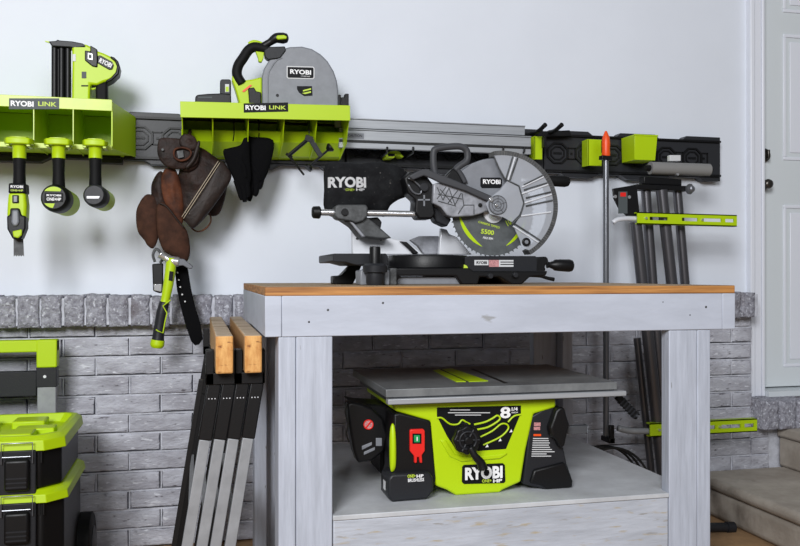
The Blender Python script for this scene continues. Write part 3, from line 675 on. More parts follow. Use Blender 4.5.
# rolled strap and buckle at top
lp('riveted_flap', [(158,142),(161,138),(172,138),(186,140),(197,146),(199,158),(192,167),(174,169),(163,164),(157.5,154)], YL-.046, .007, 'lead', seed=7, wob=.004)
lp('folded_belt', [(180,146),(188,141),(196,142),(200,152),(198,166),(190,172),(182,170),(178,160)], YL-.03, .022, 'lead', seed=17)
for dd in (0, .012): build(MB().tube([P(a, b, YL-.052+dd) for a, b in ((186,168),(193,160),(197,149),(199,141))], [.006,.008,.008,.004], smooth=4, n=8), 'belt_fold', M['leaband'], t, smooth=True)
build(MB().tube([P(a, b, YL-.062) for a, b in ((174.5,150),(181,147.5),(189,149.5),(191,154),(187,159),(180,160.5),(174.5,157))], .0036, n=8, smooth=4, closed=True), 'buckle_ring', M['lered'], t, smooth=True)
build(MB().puff([(180,146),(180,138),(184,134),(191,134.5),(196,139),(198,148),(190,151)], YL-.05, .012, wob=.01, seed=11), 'strap_curl', M['lead'], t, smooth=True)
build(MB().ycyl(162.5, 149.5, YL-.063, YL-.04, 1.4), 'rivet', M['castdark'], t, bevel=.001)
build(MB().pp([(176.5,151),(183,150),(184,157),(178,158.5)], YL-.062, .006), 'buckle_plate', M['castdark'], t, bevel=.001)
# hanging loop that hooks to the shelf
build(MB().tube([P(188,140,YL-.03), P(190,132,YL+.0), P(190,131,3.08), P(190,138,3.12)], .006, n=8, smooth=4), 'hanging_loop', M['lead'], t, smooth=True)
# black strap with eyelets
ss = [(178,250),(181,268),(184,290),(188,308),(193,325),(197,341)]; wd_ = [5,6.5,7,7,7.5,6]
L_ = [(a-w_, b) for (a, b), w_ in zip(ss, wd_)]; Rr = [(a+w_, b-2) for (a, b), w_ in zip(ss, wd_)]
def fine(pts, k=4):
    q = []
    for i in range(len(pts)-1):
        for j in range(k): u = j/k; q.append((pts[i][0]*(1-u)+pts[i+1][0]*u, pts[i][1]*(1-u)+pts[i+1][1]*u))
    return q + [pts[-1]]
sm = MB(); l1, r1 = fine(L_), fine(Rr)
l1.append((195,345.5)); r1.append((199,344.5))
for i in range(len(l1)-1):
    k = lambda j: YL-.02+.01*math.sin(j*.25)
    sm.add([P(*l1[i], k(i)), P(*r1[i], k(i)), P(*r1[i+1], k(i+1)), P(*l1[i+1], k(i+1))] + [P(*l1[i], k(i))+Vector((0,.004,0)), P(*r1[i], k(i))+Vector((0,.004,0)), P(*r1[i+1], k(i+1))+Vector((0,.004,0)), P(*l1[i+1], k(i+1))+Vector((0,.004,0))],
        [(0,1,2,3),(4,7,6,5),(0,3,7,4),(1,5,6,2)] + ([(0,4,5,1)] if i == 0 else []) + ([(3,2,6,7)] if i == len(l1)-2 else []))
so = build(sm, 'black_strap', M['glove'], t)
for a, b in ((177.6,272.6),(178.8,280),(180.2,287),(182.2,294.5),(185,301.5)):
    c = P(a, b, YL-.026); build(MB().cyl((c.x, YL-.024, c.z), (c.x, YL-.013, c.z), .0028, n=10), 'eyelet', M['label'], so)
# tape measure clip on the belt
tc_ = thing('belt_clip_tool', P(156, 270, YL-.03), 'small black and chrome tool clipped beside the hammer handle', 'clip tool')
build(MB().pp([(152,264),(163,263),(163.5,292),(160,293.5),(153,291)], YL-.03, .02), 'tool_body', M['black'], tc_, bevel=.004)
build(MB().pp([(153.5,284),(162,284),(161.5,292),(154,290.5)], YL-.034, .01), 'chrome_tip', M['chrome'], tc_, bevel=.002)
build(MB().ptube([(155,262),(153,255),(156,249),(160,252),(163,258),(160,263)], YL-.03, 1.4, smooth=4, n=8), 'clip_ring', M['castdark'], tc_, smooth=True)
# ================================================================== HAMMER
YH = 2.925
hm = thing('hammer', P(170, 300, YH), 'claw hammer with lime and charcoal handle hanging from the tool belt', 'hammer')
def hp(pts, rs, name, m, y=YH): return build(MB().tube([P(a, b, y) for a, b in pts], [S(170, y, r) for r in rs], n=16, smooth=4, flat=1.0), name, M[m], hm, smooth=True)
hp([(171.5,258),(170.2,272),(168,286),(165.5,299),(164.2,304)], [5.0,5.2,4.9,4.3,4.6], 'shaft', 'green')
hp([(164.4,302),(162,312),(160,324),(158.5,335),(157.8,342)], [4.7,5.4,5.3,5.6,6.2], 'grip', 'dark')
hp([(158,340),(157.2,345),(156.8,348)], [6.6,6.9,5.0], 'end_cap', 'green')
build(MB().pp([(169.5,271),(173.5,271.6),(172.5,281),(168.5,280.4)], YH-.0195, .006), 'handle_label', M['badge'], hm, bevel=.001)
build(MB().tube([P(a, b, YH-.0205) for a, b in ((170.5,300),(163,306),(167,313),(165,322),(163,333),(158,331),(156,329.5))], .0022, n=6), 'grip_stripe', M['green'], hm)
hd = build(MB().tube([P(160,254,YH), P(166,258,YH), P(172,261,YH), P(179,262,YH)], [S(170, YH, v) for v in (4.6, 3.4, 5.2, 5)], n=16, smooth=4), 'head', M['chrome'], hm, smooth=True)
build(MB().pp([(176,258),(184,259),(193,266),(192.5,268.5),(189,269),(183,265.5),(176,266)], YH-.012, .008).pp([(176,258),(184,259),(193,266),(192.5,268.5),(189,269),(183,265.5),(176,266)], YH+.006, .008), 'claw', M['rod'], hd, bevel=.002)
# ================================================================== BAR CLAMP WITH ORANGE HANDLE
YK = 3.0
k_ = thing('long_bar_clamp', P(606, 150, YK), 'long steel bar clamp with orange handle hanging behind the workbench', 'clamp')
x = P(606, 160, YK).x
zr = P(606, 156, YK).z; rr = S(606, YK, 2.9)
build(MB().tube([(x, YK, zr), (x, YK, .28)], rr, n=14), 'rod', M['rod'], k_, smooth=False)
build(MB().lathe((x, YK, zr-.005), (x, YK, P(606, 131, YK).z), [(0, rr*1.2), (.08, rr*1.5), (.3, rr*1.35), (.5, rr*1.5), (.75, rr*1.25), (.88, rr*.8), (1, rr*.35)], 14), 'handle', M['orange'], k_, bevel=.001)
build(MB().bar(P(600.5,157.5,YK-.004), P(610.5,158.5,YK-.004), S(606, YK, 4), .03), 'collar', M['black'], k_, bevel=.002)
build(MB().box(x-.013, x+.013, YK-.05, YK+.02, .28, .30).box(x-.01, x+.01, YK-.05, YK-.035, .28, .35), 'lower_jaw', M['black'], k_, bevel=.003)
# lime brackets on the rail
def bracket(px0, px1, py0, py1, lab, y=3.09):
    t = thing('rail_bracket', P(px0, py1, y), lab, 'bracket', 'lime brackets on the right wall rail')
    a, b = P(px0, py0, y), P(px1, py1, y)
    build(MB().box(a.x, b.x, y, y+.006, b.z, a.z), 'plate', M['green'], t, bevel=.002)
    build(MB().box(a.x, a.x+.006, y, YR-.012, b.z, a.z), 'side_web', M['green'], t, bevel=.001)
    build(MB().box(b.x-.004, b.x, y-.035, y, (a.z+b.z)/2, a.z-.004).box(b.x-.012, b.x, y-.04, y-.035, (a.z+b.z)/2, a.z-.01), 'hook_finger', M['black'], t, bevel=.001)
    return t
bracket(534, 542.5, 136, 159.5, 'narrow lime bracket at the right end of the silver guide rails')
bracket(587.5, 602, 139, 166, 'lime bracket behind the orange clamp handle')
# black twin prong hook
t = thing('prong_hook', P(550, 132, 3.10), 'black two pronged hook on the wall rail above the lime bracket', 'hook')
build(MB().pp([(533,131),(550,131),(570,130),(572,136),(533,137)], 3.115, .03), 'hook_base', M['black'], t, bevel=.002)
for a, b in (((532,133),(545.5,124.5)), ((549,132.5),(562,124.5))):
    build(MB().tube([P(a[0], a[1], 3.125), P(a[0]+4, a[1]-1, 3.08), P((a[0]+b[0])/2+1, a[1]-3, 3.02), P(b[0], b[1], 2.98)], [.009, .0085, .008, .009], smooth=4, n=12), 'prong', M['rubber'], t, smooth=True)
# small lime bin
YQ = 3.03
t = thing('small_bin', P(640, 160, YQ+.05), 'small lime plastic bin clipped to the right wall rail', 'bin')
xa, xb = P(634.5, 145, YQ).x, P(657.5, 145, YQ).x; za, zb_ = P(634, 159.5, YQ).z, P(634, 134, YQ).z
w0 = .006
m = MB()
def frus(x0, x1, x2, x3, y0, y1, z0, z1, off=0):   # tapered walls open at the top
    A = [(x0,y0,z0),(x1,y0,z0),(x1,y1,z0),(x0,y1,z0)]; B = [(x2,y0-off,z1),(x3,y0-off,z1),(x3,y1,z1),(x2,y1,z1)]; return A, B
A, B = frus(xa+.004, xb-.006, xa+.001, xb+.001, YQ+.006, YR-.013, za, zb_, .006)
k = .003; A2 = [(a[0]+(k if i in (0, 3) else -k), a[1]+(k if i < 2 else -k), za+k) for i, a in enumerate(A)]; B2 = [(a[0]+(k if i in (0, 3) else -k), a[1]+(k if i < 2 else -k), zb_) for i, a in enumerate(B)]
m.add(A+B+A2+B2, [(0,3,2,1)]+[(i, (i+1) % 4, (i+1) % 4+4, i+4) for i in range(4)]+[(8,9,10,11)]+[(i+8, i+12, (i+1) % 4+12, (i+1) % 4+8) for i in range(4)]+[(i+4, (i+1) % 4+4, (i+1) % 4+12, i+12) for i in range(4)])
build(m, 'bin_body', M['green'], t, bevel=.003)
build(MB().box(xa+.01, xb-.01, YR-.0135, YR-.0005, zb_-.045, zb_-.03), 'rail_clip', M['green'], t)
build(MB().box(xa-.001, xb+.003, YQ-.002, YQ+.002, zb_-.006, zb_), 'rim', M['green'], t, bevel=.001)
# ================================================================== FOLDED SAW STAND
YV = 2.94
t = thing('folding_saw_stand', (P(690, 530, 2.95).x, 2.95, FL), 'folded saw stand with black tubes and slotted lime bars, leaning behind the workbench', 'saw stand')
def leg_t(x0, y0, x1, y1, r, yy, name='tube_leg', z_end=None):
    a = P(x0, y0, yy); b = P(x1, y1, yy); d = (b-a); e = a + d*((a.z-FL-.006)/(a.z-b.z))
    if e.x > 1.97: e = a + d*((a.z-.126)/(a.z-b.z))
    build(MB().tube([a, e], S(650, yy, r), n=18), name, M['tubeblk'], t)
    return e
leg_t(645.5,186,651.5,267,4.9,YV+.03); leg_t(635.7,222,640.5,267,5.8,YV-.01)
leg_t(661.5,190,670,267,5.8,YV-.01); leg_t(677,186,685,283,4.6,YV+.035)
a = P(637,338,YV+.045); b = P(652,466,YV+.045); leg_t(637,338,650.5,466,3.6,YV+.05,'inner_leg')
# top cross piece
build(MB().pp([(637,184),(690,186),(690,191),(636,189)], YV-.01, .07), 'cross_plate', M['black'], t, bevel=.003)
build(MB().pp([(644,176),(682,179),(682,186),(644,184)], YV+.01, .04), 'hinge_block', M['black'], t, bevel=.004)
rb = MB(); c0 = P(650,168,YV-.005); c1 = P(709,168,YV-.005); c1 = Vector((c1.x, c1.y, c0.z)); r_ = S(680, YV, 6.2)
build(MB().tube([c0, c1], r_, n=24), 'roller', mat('roller_foam', (128, 127, 126), .7), t)
build(MB().tube([Vector((c0.x-.02, c0.y, c0.z)), Vector((c1.x+.012, c0.y, c0.z))], r_*.5, n=12), 'roller_axle', M['black'], t)
build(MB().rect(670,155,681,161,YV,.02), 'stop_clip', M['label'], t, bevel=.002)
c = P(678,174,YV-.02); build(MB().cyl((c.x, c.y, c.z), (c.x, c.y+.01, c.z), .006, n=10), 'bolt', M['chrome'], t)
c = P(689,189,YV-.02)
m = MB().lathe((c.x-.012, c.y, c.z), (c.x+.02, c.y, c.z), [(0,.008),(.3,.02),(.6,.022),(.8,.012),(1,.012)], 10); build(m, 'adjusting_knob', M['rod'], t, bevel=.002)
# left pivot plate
pl = build(MB().pp([(613,188.5),(637,184.5),(640,216),(627,216),(619,208),(614,198)], YV-.02, .01), 'pivot_plate', M['black'], t, bevel=.002)
lb = build(MB().rect(618.5,191.5,627.5,213.5,YV-.0212,.002), 'warning_label', M['badgegray'], pl)
build(MB().rect(620.5,192.5,626,196.5,YV-.022,.002), 'red_print', M['red'], pl)
for a, b in ((629.5,197),(615.5,196.5)):
    c = P(a, b, YV-.022); build(MB().cyl((c.x, c.y, c.z), (c.x, c.y+.006, c.z), S(630, YV, 1.7), n=12), 'bolt', M['chrome'], pl)
# rubber bumper arms and slotted lime bars
def slotbar(x0, x1, y0, y1, dy, yy, name='slotted_bar'):
    # frame of two rails, ends and webs
    a0 = P(x0, y0, yy); b0 = P(x1, y0+dy, yy); h = a0.z - P(x0, y1, yy).z
    m = MB(); dz = b0.z-a0.z; t_ = h*.27
    def seg(u0, u1, v0, v1):
        xa_ = a0.x+(b0.x-a0.x)*u0; xb_ = a0.x+(b0.x-a0.x)*u1; za_ = a0.z+dz*u0; zc_ = a0.z+dz*u1
        m.prism([(xa_, yy, za_-v0*h), (xb_, yy, zc_-v0*h), (xb_, yy, zc_-v1*h), (xa_, yy, za_-v1*h)], (0, .006, 0))
    seg(0, 1, 0, .36); seg(0, 1, .64, 1)
    for u0, u1 in ((0, .12), (.30, .44), (.60, .66), (.84, .88), (.97, 1)): seg(u0, u1, .36, .64)
    # flanges running back
    m.prism([(a0.x, yy, a0.z), (b0.x, yy, b0.z), (b0.x, yy+.03, b0.z), (a0.x, yy+.03, a0.z)], (0, 0, -.004))
    m.prism([(a0.x, yy, a0.z-h), (b0.x, yy, b0.z-h), (b0.x, yy+.03, b0.z-h), (a0.x, yy+.03, a0.z-h)], (0, 0, .004))
    o = build(m, name, M['green'], t)
    for u in (.08, .64):
        build(MB().lathe((a0.x+(b0.x-a0.x)*u, yy+.004, a0.z+dz*u-h*.5), (a0.x+(b0.x-a0.x)*u, yy-.008, a0.z+dz*u-h*.5), [(0, .006), (.6, .006), (1, .004)], 8), 'bolt', M['chrome'], o)
    return o
slotbar(637.5,737,212,224,3,YV-.045)
slotbar(650,757,423.5,437,-5,YV-.045)
build(MB().ptube([(613,222.5),(618,219.5),(628,218.5),(640,219)], YV-.025, 2.6, smooth=4), 'rubber_bumper', M['silver'], t, smooth=True)
build(MB().ptube([(618,428),(628,430.5),(640,431),(654,431)], YV-.025, 3.2, smooth=4), 'rubber_bumper', M['tgray'], t, smooth=True)
e = P(712,529,2.75); build(MB().tube([P(690,527,2.80), P(731,527,2.80)], S(720, 2.8, 4.5), n=16).tube([P(726,527,2.80), P(733.5,527,2.80)], S(720, 2.8, 5.4), n=16), 'floor_foot', M['dark'], t)
build(MB().tube([(P(668,500,2.93).x, 2.95, FL+.014), P(692,527,2.80)], .012, n=12), 'floor_tube', M['tubeblk'], t)
# coiled cable under the bench
cm = MB(); cxx = P(613, 455, 2.95).x; rr_ = .150
cm.tube([(cxx + (rr_-.004*(i//20))*math.cos(i*math.pi/10), 2.93+.002*i+.02*math.sin(i*math.pi/10), FL+.156+(rr_-.004*(i//20))*math.sin(i*math.pi/10)) for i in range(61)], .005, n=8, smooth=2)
single(cm, 'coiled_cable', M['cable'], 'loop of black cable standing on the floor behind the bench shelf', 'cable', smooth=True)
# ================================================================== MITER SAW
YM = 2.40
t = thing('miter_saw', (P(450, 284, YM).x, YM, BT), 'sliding miter saw with clear blade guard and black dust bag on bench', 'miter saw')
def q(name, poly, y, d, m, par=None, bevel=.003, seg=2, **k): return build(MB().pp(poly, y, d), name, M[m], par or t, bevel=bevel, seg=seg, **k)
rb = lambda px, y: row_at(BT, px, y)
def zat(py, px, y=YM): return P(px, py, y).z
# base
yf = 2.17
q('base_casting', [(386,268),(470,268),(474,271),(548,271),(546,276),(530,277),(522,rb(522,2.25)),(512,rb(512,2.25)),(500,277),(480,277),(478,rb(478,2.25)),(462,rb(462,2.25)),(456,276),(400,276),(396,rb(396,2.25)),(386,rb(386,2.25))], 2.25, .36, 'black', bevel=.004)
q('base_skirt', [(397,276.5),(462,276.5),(462,rb(430,2.27)),(397,rb(430,2.27))], 2.27, .3, 'gray')
c = P(427, 262, YM); zt_ = P(427, 254.8, 2.3).z
rt = S(427, YM, 41)
build(MB().lathe((c.x, YM, P(427, 269, 2.3).z), (c.x, YM, zt_), [(0, rt*.96), (.12, rt), (.85, rt), (1, rt*.97)], 56), 'turntable', M['black'], t)
build(MB().lathe((c.x, YM, P(427, 273, 2.3).z), (c.x, YM, P(427, 269, 2.3).z), [(0, rt*1.0), (1, rt*1.04)], 56), 'scale_ring', M['dark'], t)
# wing, post and feet at left
q('table_wing', [(333,254.5),(334,253.5),(386,253.5),(388,256),(388,265),(356,265),(345,262),(334,262),(333,261)], 2.22, .27, 'dark', bevel=.004)
cp = P(375, 262, 2.17)
build(MB().lathe((cp.x, 2.17, P(375, 268, 2.17).z), (cp.x, 2.17, P(375, 246.5, 2.17).z), [(0, S(375,2.17,5.6)), (.92, S(375,2.17,5.6)), (1, S(375,2.17,5))], 24), 'hold_down_post', M['black'], t)
build(MB().lathe((cp.x, 2.17, BT), (cp.x, 2.17, P(375, 263.5, 2.17).z), [(0, S(375,2.17,8)), (.12, S(375,2.17,9)), (.55, S(375,2.17,9)), (.6, S(375,2.17,12)), (.9, S(375,2.17,12.4)), (1, S(375,2.17,10))], 32), 'post_collar', M['dark'], t)
for a, b in ((359.5,367),(383.5,389)): build(MB().box(P(a,280,2.2).x, P(b,280,2.2).x, 2.19, 2.26, BT, P(a,270,2.2).z), 'base_foot', M['gray'], t, bevel=.004)
build(MB().box(P(390,280,2.2).x, P(397,280,2.2).x, 2.2, 2.3, BT, P(390,268,2.2).z), 'base_foot', M['castdark'], t, bevel=.003)
# stabiliser behind
yst = 2.42
q('stabiliser', [(333,276),(341,275.5),(351,265),(362,265),(357,276),(353,rb(350,yst)),(333,rb(335,yst))], yst, .05, 'black', bevel=.003)
# miter arm with labels, lock knob and lever
arm = q('miter_arm', [(463,257),(470,256),(536,256),(537.5,258),(537.5,272),(535,273.5),(470,272.5),(463,270)], 2.32, .12, 'dark', bevel=.003)
a_ = q('arm_end', [(536,257),(546,256.5),(548,258),(549,262),(545,266),(546,270),(544,272.5),(536,273)], 2.325, .10, 'black', bevel=.004)
lbl = build(MB().rect(474.5,260,488.5,265.2,2.3188,.002), 'brand_label', M['label'], arm)
lettering('RYOBI', (476.5,261.2,486.8,264), 2.3182, M['badge'], arm, off=.03)
build(MB().rect(489,260,499,266.8,2.3188,.002), 'warning_label', M['pink'], arm)
build(MB().rect(499,260,513.5,266.8,2.3188,.002), 'info_label', M['label'], arm)
for yy in (261.6, 264): build(MB().rect(500.5,yy,513.5,yy+.9,2.3182,.002), 'label_line', M['badge'], arm)
build(MB().pp([(464,264.5),(467,265.8),(468,268.3),(463,268.3)], 2.315, .01), 'lime_pointer', M['lime_print'], arm)
k0 = P(547, 264.8, 2.37); k1 = P(573, 265.8, 2.37)
build(MB().lathe(k0, k1, [(0, .010), (.1, .009), (.22, .012), (.3, .017), (.5, .0185), (.85, .0195), (.95, .017), (1, .01)], 20), 'lock_knob', M['black'], t)
build(MB().tube([P(528,275,2.33), P(540,276,2.33), P(547,278,2.33), P(554,279.5,2.33)], [.006,.005,.005,.006], n=10, smooth=3), 'detent_lever', M['black'], t, smooth=True)
for a, b in ((491,276),(516,275)): build(MB().ycyl(a, b, 2.235, 2.26, 2.6), 'bolt', M['dark'], t, bevel=.001)
# fence castings
fc = q('fence', [(352,216),(358,226),(363,235),(385,237),(404,241),(414,247),(424,254.5),(352.5,254.5)], 2.46, .02, 'silver', bevel=.003)
for a, b in ((357,238.5),(381,239.5)): build(MB().ycyl(a, b, 2.456, 2.465, 1.1), 'fence_screw', M['castdark'], fc)
q('fence_flap', [(400,241),(407,242),(419,253),(414,254.5),(409,249)], 2.445, .02, 'black')
q('sliding_fence', [(441,228),(447,229.5),(449.5,234),(457,237),(463,244),(472,254.5),(439,254.5)], 2.50, .02, 'silver', bevel=.003)
q('bevel_plate', [(424,254.5),(418,246),(410,240),(420,236),(438,236),(446,240),(441,254.5)], 2.54, .02, 'cast', bevel=.003)
# slide rails
for yy, nm in ((2.40, 'slide_rail'), (2.52, 'slide_rail')):
    a = P(316, 212.3, yy); b = P(432, 211.5, yy); b = Vector((b.x, b.y, a.z)); build(MB().tube([a, b], S(370, yy, 3.2), n=20), nm, M['chrome'], t)
a = P(312, 212.3, YM); b = P(320.5, 212.3, YM); b = Vector((b.x, YM, a.z))
build(MB().lathe(a, b, [(0, S(316,YM,4.5)), (.15, S(316,YM,6)), (.85, S(316,YM,6.4)), (1, S(316,YM,5))], 20), 'rail_end_cap', M['black'], t)
q('rail_collar', [(335,207),(338,204.5),(366,204.5),(368,207),(368,216),(363,221),(356,223),(350,221),(338,219),(335,216)], 2.375, .06, 'castdark', bevel=.006, seg=3)
q('rear_support', [(337,216),(366,216),(376,224),(392,238),(384,239),(361,237),(352,226)], 2.39, .07, 'castdark', bevel=.005, seg=3)
q('support_rib', [(346,217),(349,217),(366,237),(362,237)], 2.384, .02, 'cast')
build(MB().ycyl(345, 212, 2.369, 2.38, 3.6), 'collar_screw', M['black'], t, bevel=.001)
q('cable_boot', [(366,218),(378,217),(382,222),(380,232),(372,226)], 2.42, .05, 'black')
# dust bag
bg = build(MB().puff([(325.5,164),(345,162),(358,163.5),(375,161.5),(395,164.5),(406,171),(410,182),(408,195),(398,200),(390,206),(384,217),(372,212),(350,214),(332,217),(324,208),(324,190)], 2.46, .045, wob=.006, seed=3), 'dust_bag', M['bag'], t, smooth=True)
def wrap(o, rootpos, ymin=2.2, off=.0035):
    # sit the print on the curved cloth
    dg = bpy.context.evaluated_depsgraph_get(); bpy.context.view_layer.update()
    bv = bpy.data.objects[bg.name]
    for v in o.data.vertices:
        ok, loc, nr, ix = bv.ray_cast(Vector((v.co.x, ymin - rootpos.y, v.co.z)), Vector((0, 1, 0)))
        if ok: v.co.y = loc.y - off
rp = ORG[t.name]
wrap(lettering('RYOBI', (330,175.5,367,187.5), 2.40, M['white'], bg, off=.045), rp)
wrap(lettering('ONE+', (346.5,187.8,355.5,190.6), 2.40, M['lime_print'], bg, off=.03), rp)
wrap(lettering('HP', (357,187.8,365.5,190.6), 2.40, M['white'], bg, off=.03), rp)
# motor, pivot and arm
q('pivot_housing', [(404,178),(410,172),(418,170),(428,177),(433,184),(434,205),(436,214),(432,219),(419,219),(415,212),(416,200),(408,193)], 2.375, .07, 'black', bevel=.006, seg=3)
build(MB().ycyl(424.5, 187, 2.365, 2.38, 4.6), 'pivot_bolt', M['dark'], t, bevel=.002)
for a, b, c_2, d_2 in ((418,199,430,200.5),(423.5,195,425,206)): build(MB().rect(a, b, c_2, d_2, 2.372, .006), 'housing_rib', M['gray'], t)
build(MB().ptube([(408,178),(414,181),(421,188),(420,194),(413,192),(408,184)], 2.37, 1.0, smooth=3, n=8), 'wire_bail', M['rod'], t, smooth=True)
q('dust_chute', [(434,205),(445,214),(452,219),(447,227),(436,222),(432,214)], 2.40, .05, 'dark', bevel=.005)
ca = q('arm_casting', [(433.5,184),(438,182.5),(446,184),(458,188),(470,192),(480,197),(492,201),(500,206),(500,212),(493,210.5),(486,211.5),(480,214),(472,216),(452,217),(447,215),(441,207),(433,203)], 2.36, .06, 'cast', bevel=.004, seg=3)
rib = MB()
for a, b in (((437,187),(443,200)), ((443,200),(449,188)), ((449,188),(455,205)), ((455,205),(461,193)), ((438,201),(456,206)), ((438,194),(462,199)), ((437,199),(446,187)), ((448,203),(458,190)), ((440,189),(452,203)), ((462,193),(464,206))): rib.tube([P(*a, 2.359), P(*b, 2.359)], .0013, n=6)
build(rib, 'casting_ribs', M['castdark'], ca)
build(MB().ptube([(458,214),(464,205),(474,205),(474,214)], 2.359, .5, n=6), 'access_plate_edge', M['castdark'], ca)
build(MB().ycyl(480.5, 205, 2.355, 2.365, 2.0), 'arm_screw', M['black'], ca, bevel=.001)
q('link_arm', [(409,176),(420,170),(427,168.5),(433,171.5),(455,180),(475,188.5),(492,196),(495.5,199.5),(492,202.5),(484,199.5),(466,191),(440,182.5),(432,178.5),(424,175.5),(413,180)], 2.345, .012, 'handle', bevel=.003)
build(MB().ycyl(491.5, 199.3, 2.338, 2.35, 2.4), 'link_bolt', M['chrome'], t, bevel=.001)
# D handle
hs = [(435.5,176),(433.5,165),(433.5,153),(436,149),(446,147),(459,146.3),(465.5,149),(467.5,154),(466.5,161),(459,166.5),(455,170.5)]
build(MB().ptube(hs, 2.37, 3.4, smooth=4, n=14), 'handle', M['handle'], t, smooth=True)
build(MB().ptube([(456,169),(461,175),(465,183)], 2.37, 3.0, smooth=4, n=12), 'handle_strut', M['handle'], t, smooth=True)
q('trigger_housing', [(444,178),(453,168),(458,172),(464,183),(458,185),(450,182)], 2.36, .03, 'black', bevel=.004)
# rear motor and protruding grip behind the guard
q('motor_can', [(476,176),(480,174),(486,175),(500,176),(510,185),(510,205),(470,205),(466,190)], 2.44, .09, 'dark', bevel=.01)
build(MB().pp([(466,178),(468,171),(473,167.5),(480,168),(486,172),(474,180)], 2.43, .03), 'lime_insert', M['green'], t, bevel=.002)
c0 = P(545,180.5,2.53); c1 = P(569.5,181.5,2.53)
build(MB().lathe(c0, c1, [(0,.016),(.3,.018),(.8,.019),(.94,.016),(1,.008)], 18), 'battery_end', M['rubber'], t)
build(MB().tube([P(505,190,2.50), P(530,184,2.53), P(547,181,2.53)], .014, n=12, smooth=3), 'battery_arm', M['black'], t, smooth=True)
# upper guard
ug = [(455,215)]+arc(493, 213, 50, 175, 45, 22)+[(515,200),(505,213)]
ug = [(447,204)]+arc(495, 208, 50, 165, 55, 18)+[(520,190),(505,200),(498,212),(480,212),(462,212)]
gd = q('upper_guard', ug, 2.375, .06, 'gray', bevel=.004, seg=3)
q('name_badge', [(481,177.5),(500,177.5),(502,179),(502,186),(500,188),(482,188),(480.5,186),(480.5,179)], 2.3735, .004, 'badge', gd, bevel=0)
lettering('RYOBI', (483,179.2,500.5,184.2), 2.3728, M['white'], gd, off=.035)
# blade
bc = P(493, 213, 2.395); br = S(493, 2.395, 44.5)
def gear(cx, cz, y, r, n, d, tk):
    pts = []
    for i in range(n):
        a = 2*math.pi*i/n; pts += [(cx+r*math.cos(a), y, cz+r*math.sin(a)), (cx+(r-d)*math.cos(a+.012), y, cz+(r-d)*math.sin(a+.012)), (cx+(r-d)*math.cos(a+4.2/n), y, cz+(r-d)*math.sin(a+4.2/n))]
    return MB().prism(pts, (0, tk, 0))
# ordered teeth around a disc
bld = build(gear(bc.x, bc.z, 2.395, br, 54, .006, .0025), 'blade', M['blade'], t)
def crescent(a0, a1, r, w_):
    o = []; i_ = []
    for k in range(13):
        a = math.radians(a0+(a1-a0)*k/12); ww = w_*math.sin(math.pi*k/12)**.8
        o.append((bc.x+r*math.cos(a), 2.3946, bc.z+r*math.sin(a))); i_.append((bc.x+(r-ww)*math.cos(a), 2.3946, bc.z+(r-ww)*math.sin(a)))
    return MB().prism(o+i_[1:-1][::-1], (0, -.0004, 0))
build(crescent(182, 252, br*.80, .012), 'lime_crescent', M['green'], bld); build(crescent(292, 352, br*.80, .010), 'lime_crescent', M['green'], bld)
lettering('5500', (481,229.5,494,234.5), 2.3942, M['lime_print'], bld, rot=-.12, off=.03)
lettering('10"', (506,218.5,513,225), 2.3942, M['lime_print'], bld, rot=.5, off=.03)
lettering('MAX RPM', (483,237,493,239.5), 2.3942, M['white'], bld, rot=-.12)
lettering('CARBIDE TIPPED', (478,223.5,500,226), 2.3942, M['lime_print'], bld, rot=-.25)
build(MB().lathe((bc.x, 2.396, bc.z), (bc.x, 2.372, bc.z), [(0, S(493,2.4,10.5)), (.3, S(493,2.4,10.2)), (.35, S(493,2.4,7.5)), (1, S(493,2.4,6))], 32), 'blade_flange', M['silver'], t)
# clear lower guard
GY = 2.345
GCX, GCY = 502.0, 206.5
out = arc(GCX, GCY, 51.5, 99, -58, 36)
clampg = lambda p_: p_ if math.hypot(p_[0]-GCX, p_[1]-GCY) <= 51 else (GCX+(p_[0]-GCX)*51/math.hypot(p_[0]-GCX, p_[1]-GCY), GCY+(p_[1]-GCY)*51/math.hypot(p_[0]-GCX, p_[1]-GCY))
inn = [(520,240),(514,227),(520,216),(524,203),(518,186),(505,178),(498,167)]
cg = build(MB().pp(out+[(522,248)]+inn, GY, .003), 'clear_guard', M['clear'], t)
build(MB().pp([(508,180),(519,187),(524,203),(519,215),(512,222),(503,217),(490,214),(486,204),(491,197),(500,190)], GY-.001, .003), 'guard_hub_plate', M['clear'], cg)
def band(pts, w_, y, d, nm, m, par):
    b = MB(); b.ptube(pts, y, w_, smooth=0, n=6); return build(b, nm, M[m], par)
rim = MB(); ro = arc(GCX, GCY, 56, 98, -59, 44); ri = arc(GCX, GCY, 51.2, 98, -59, 44)
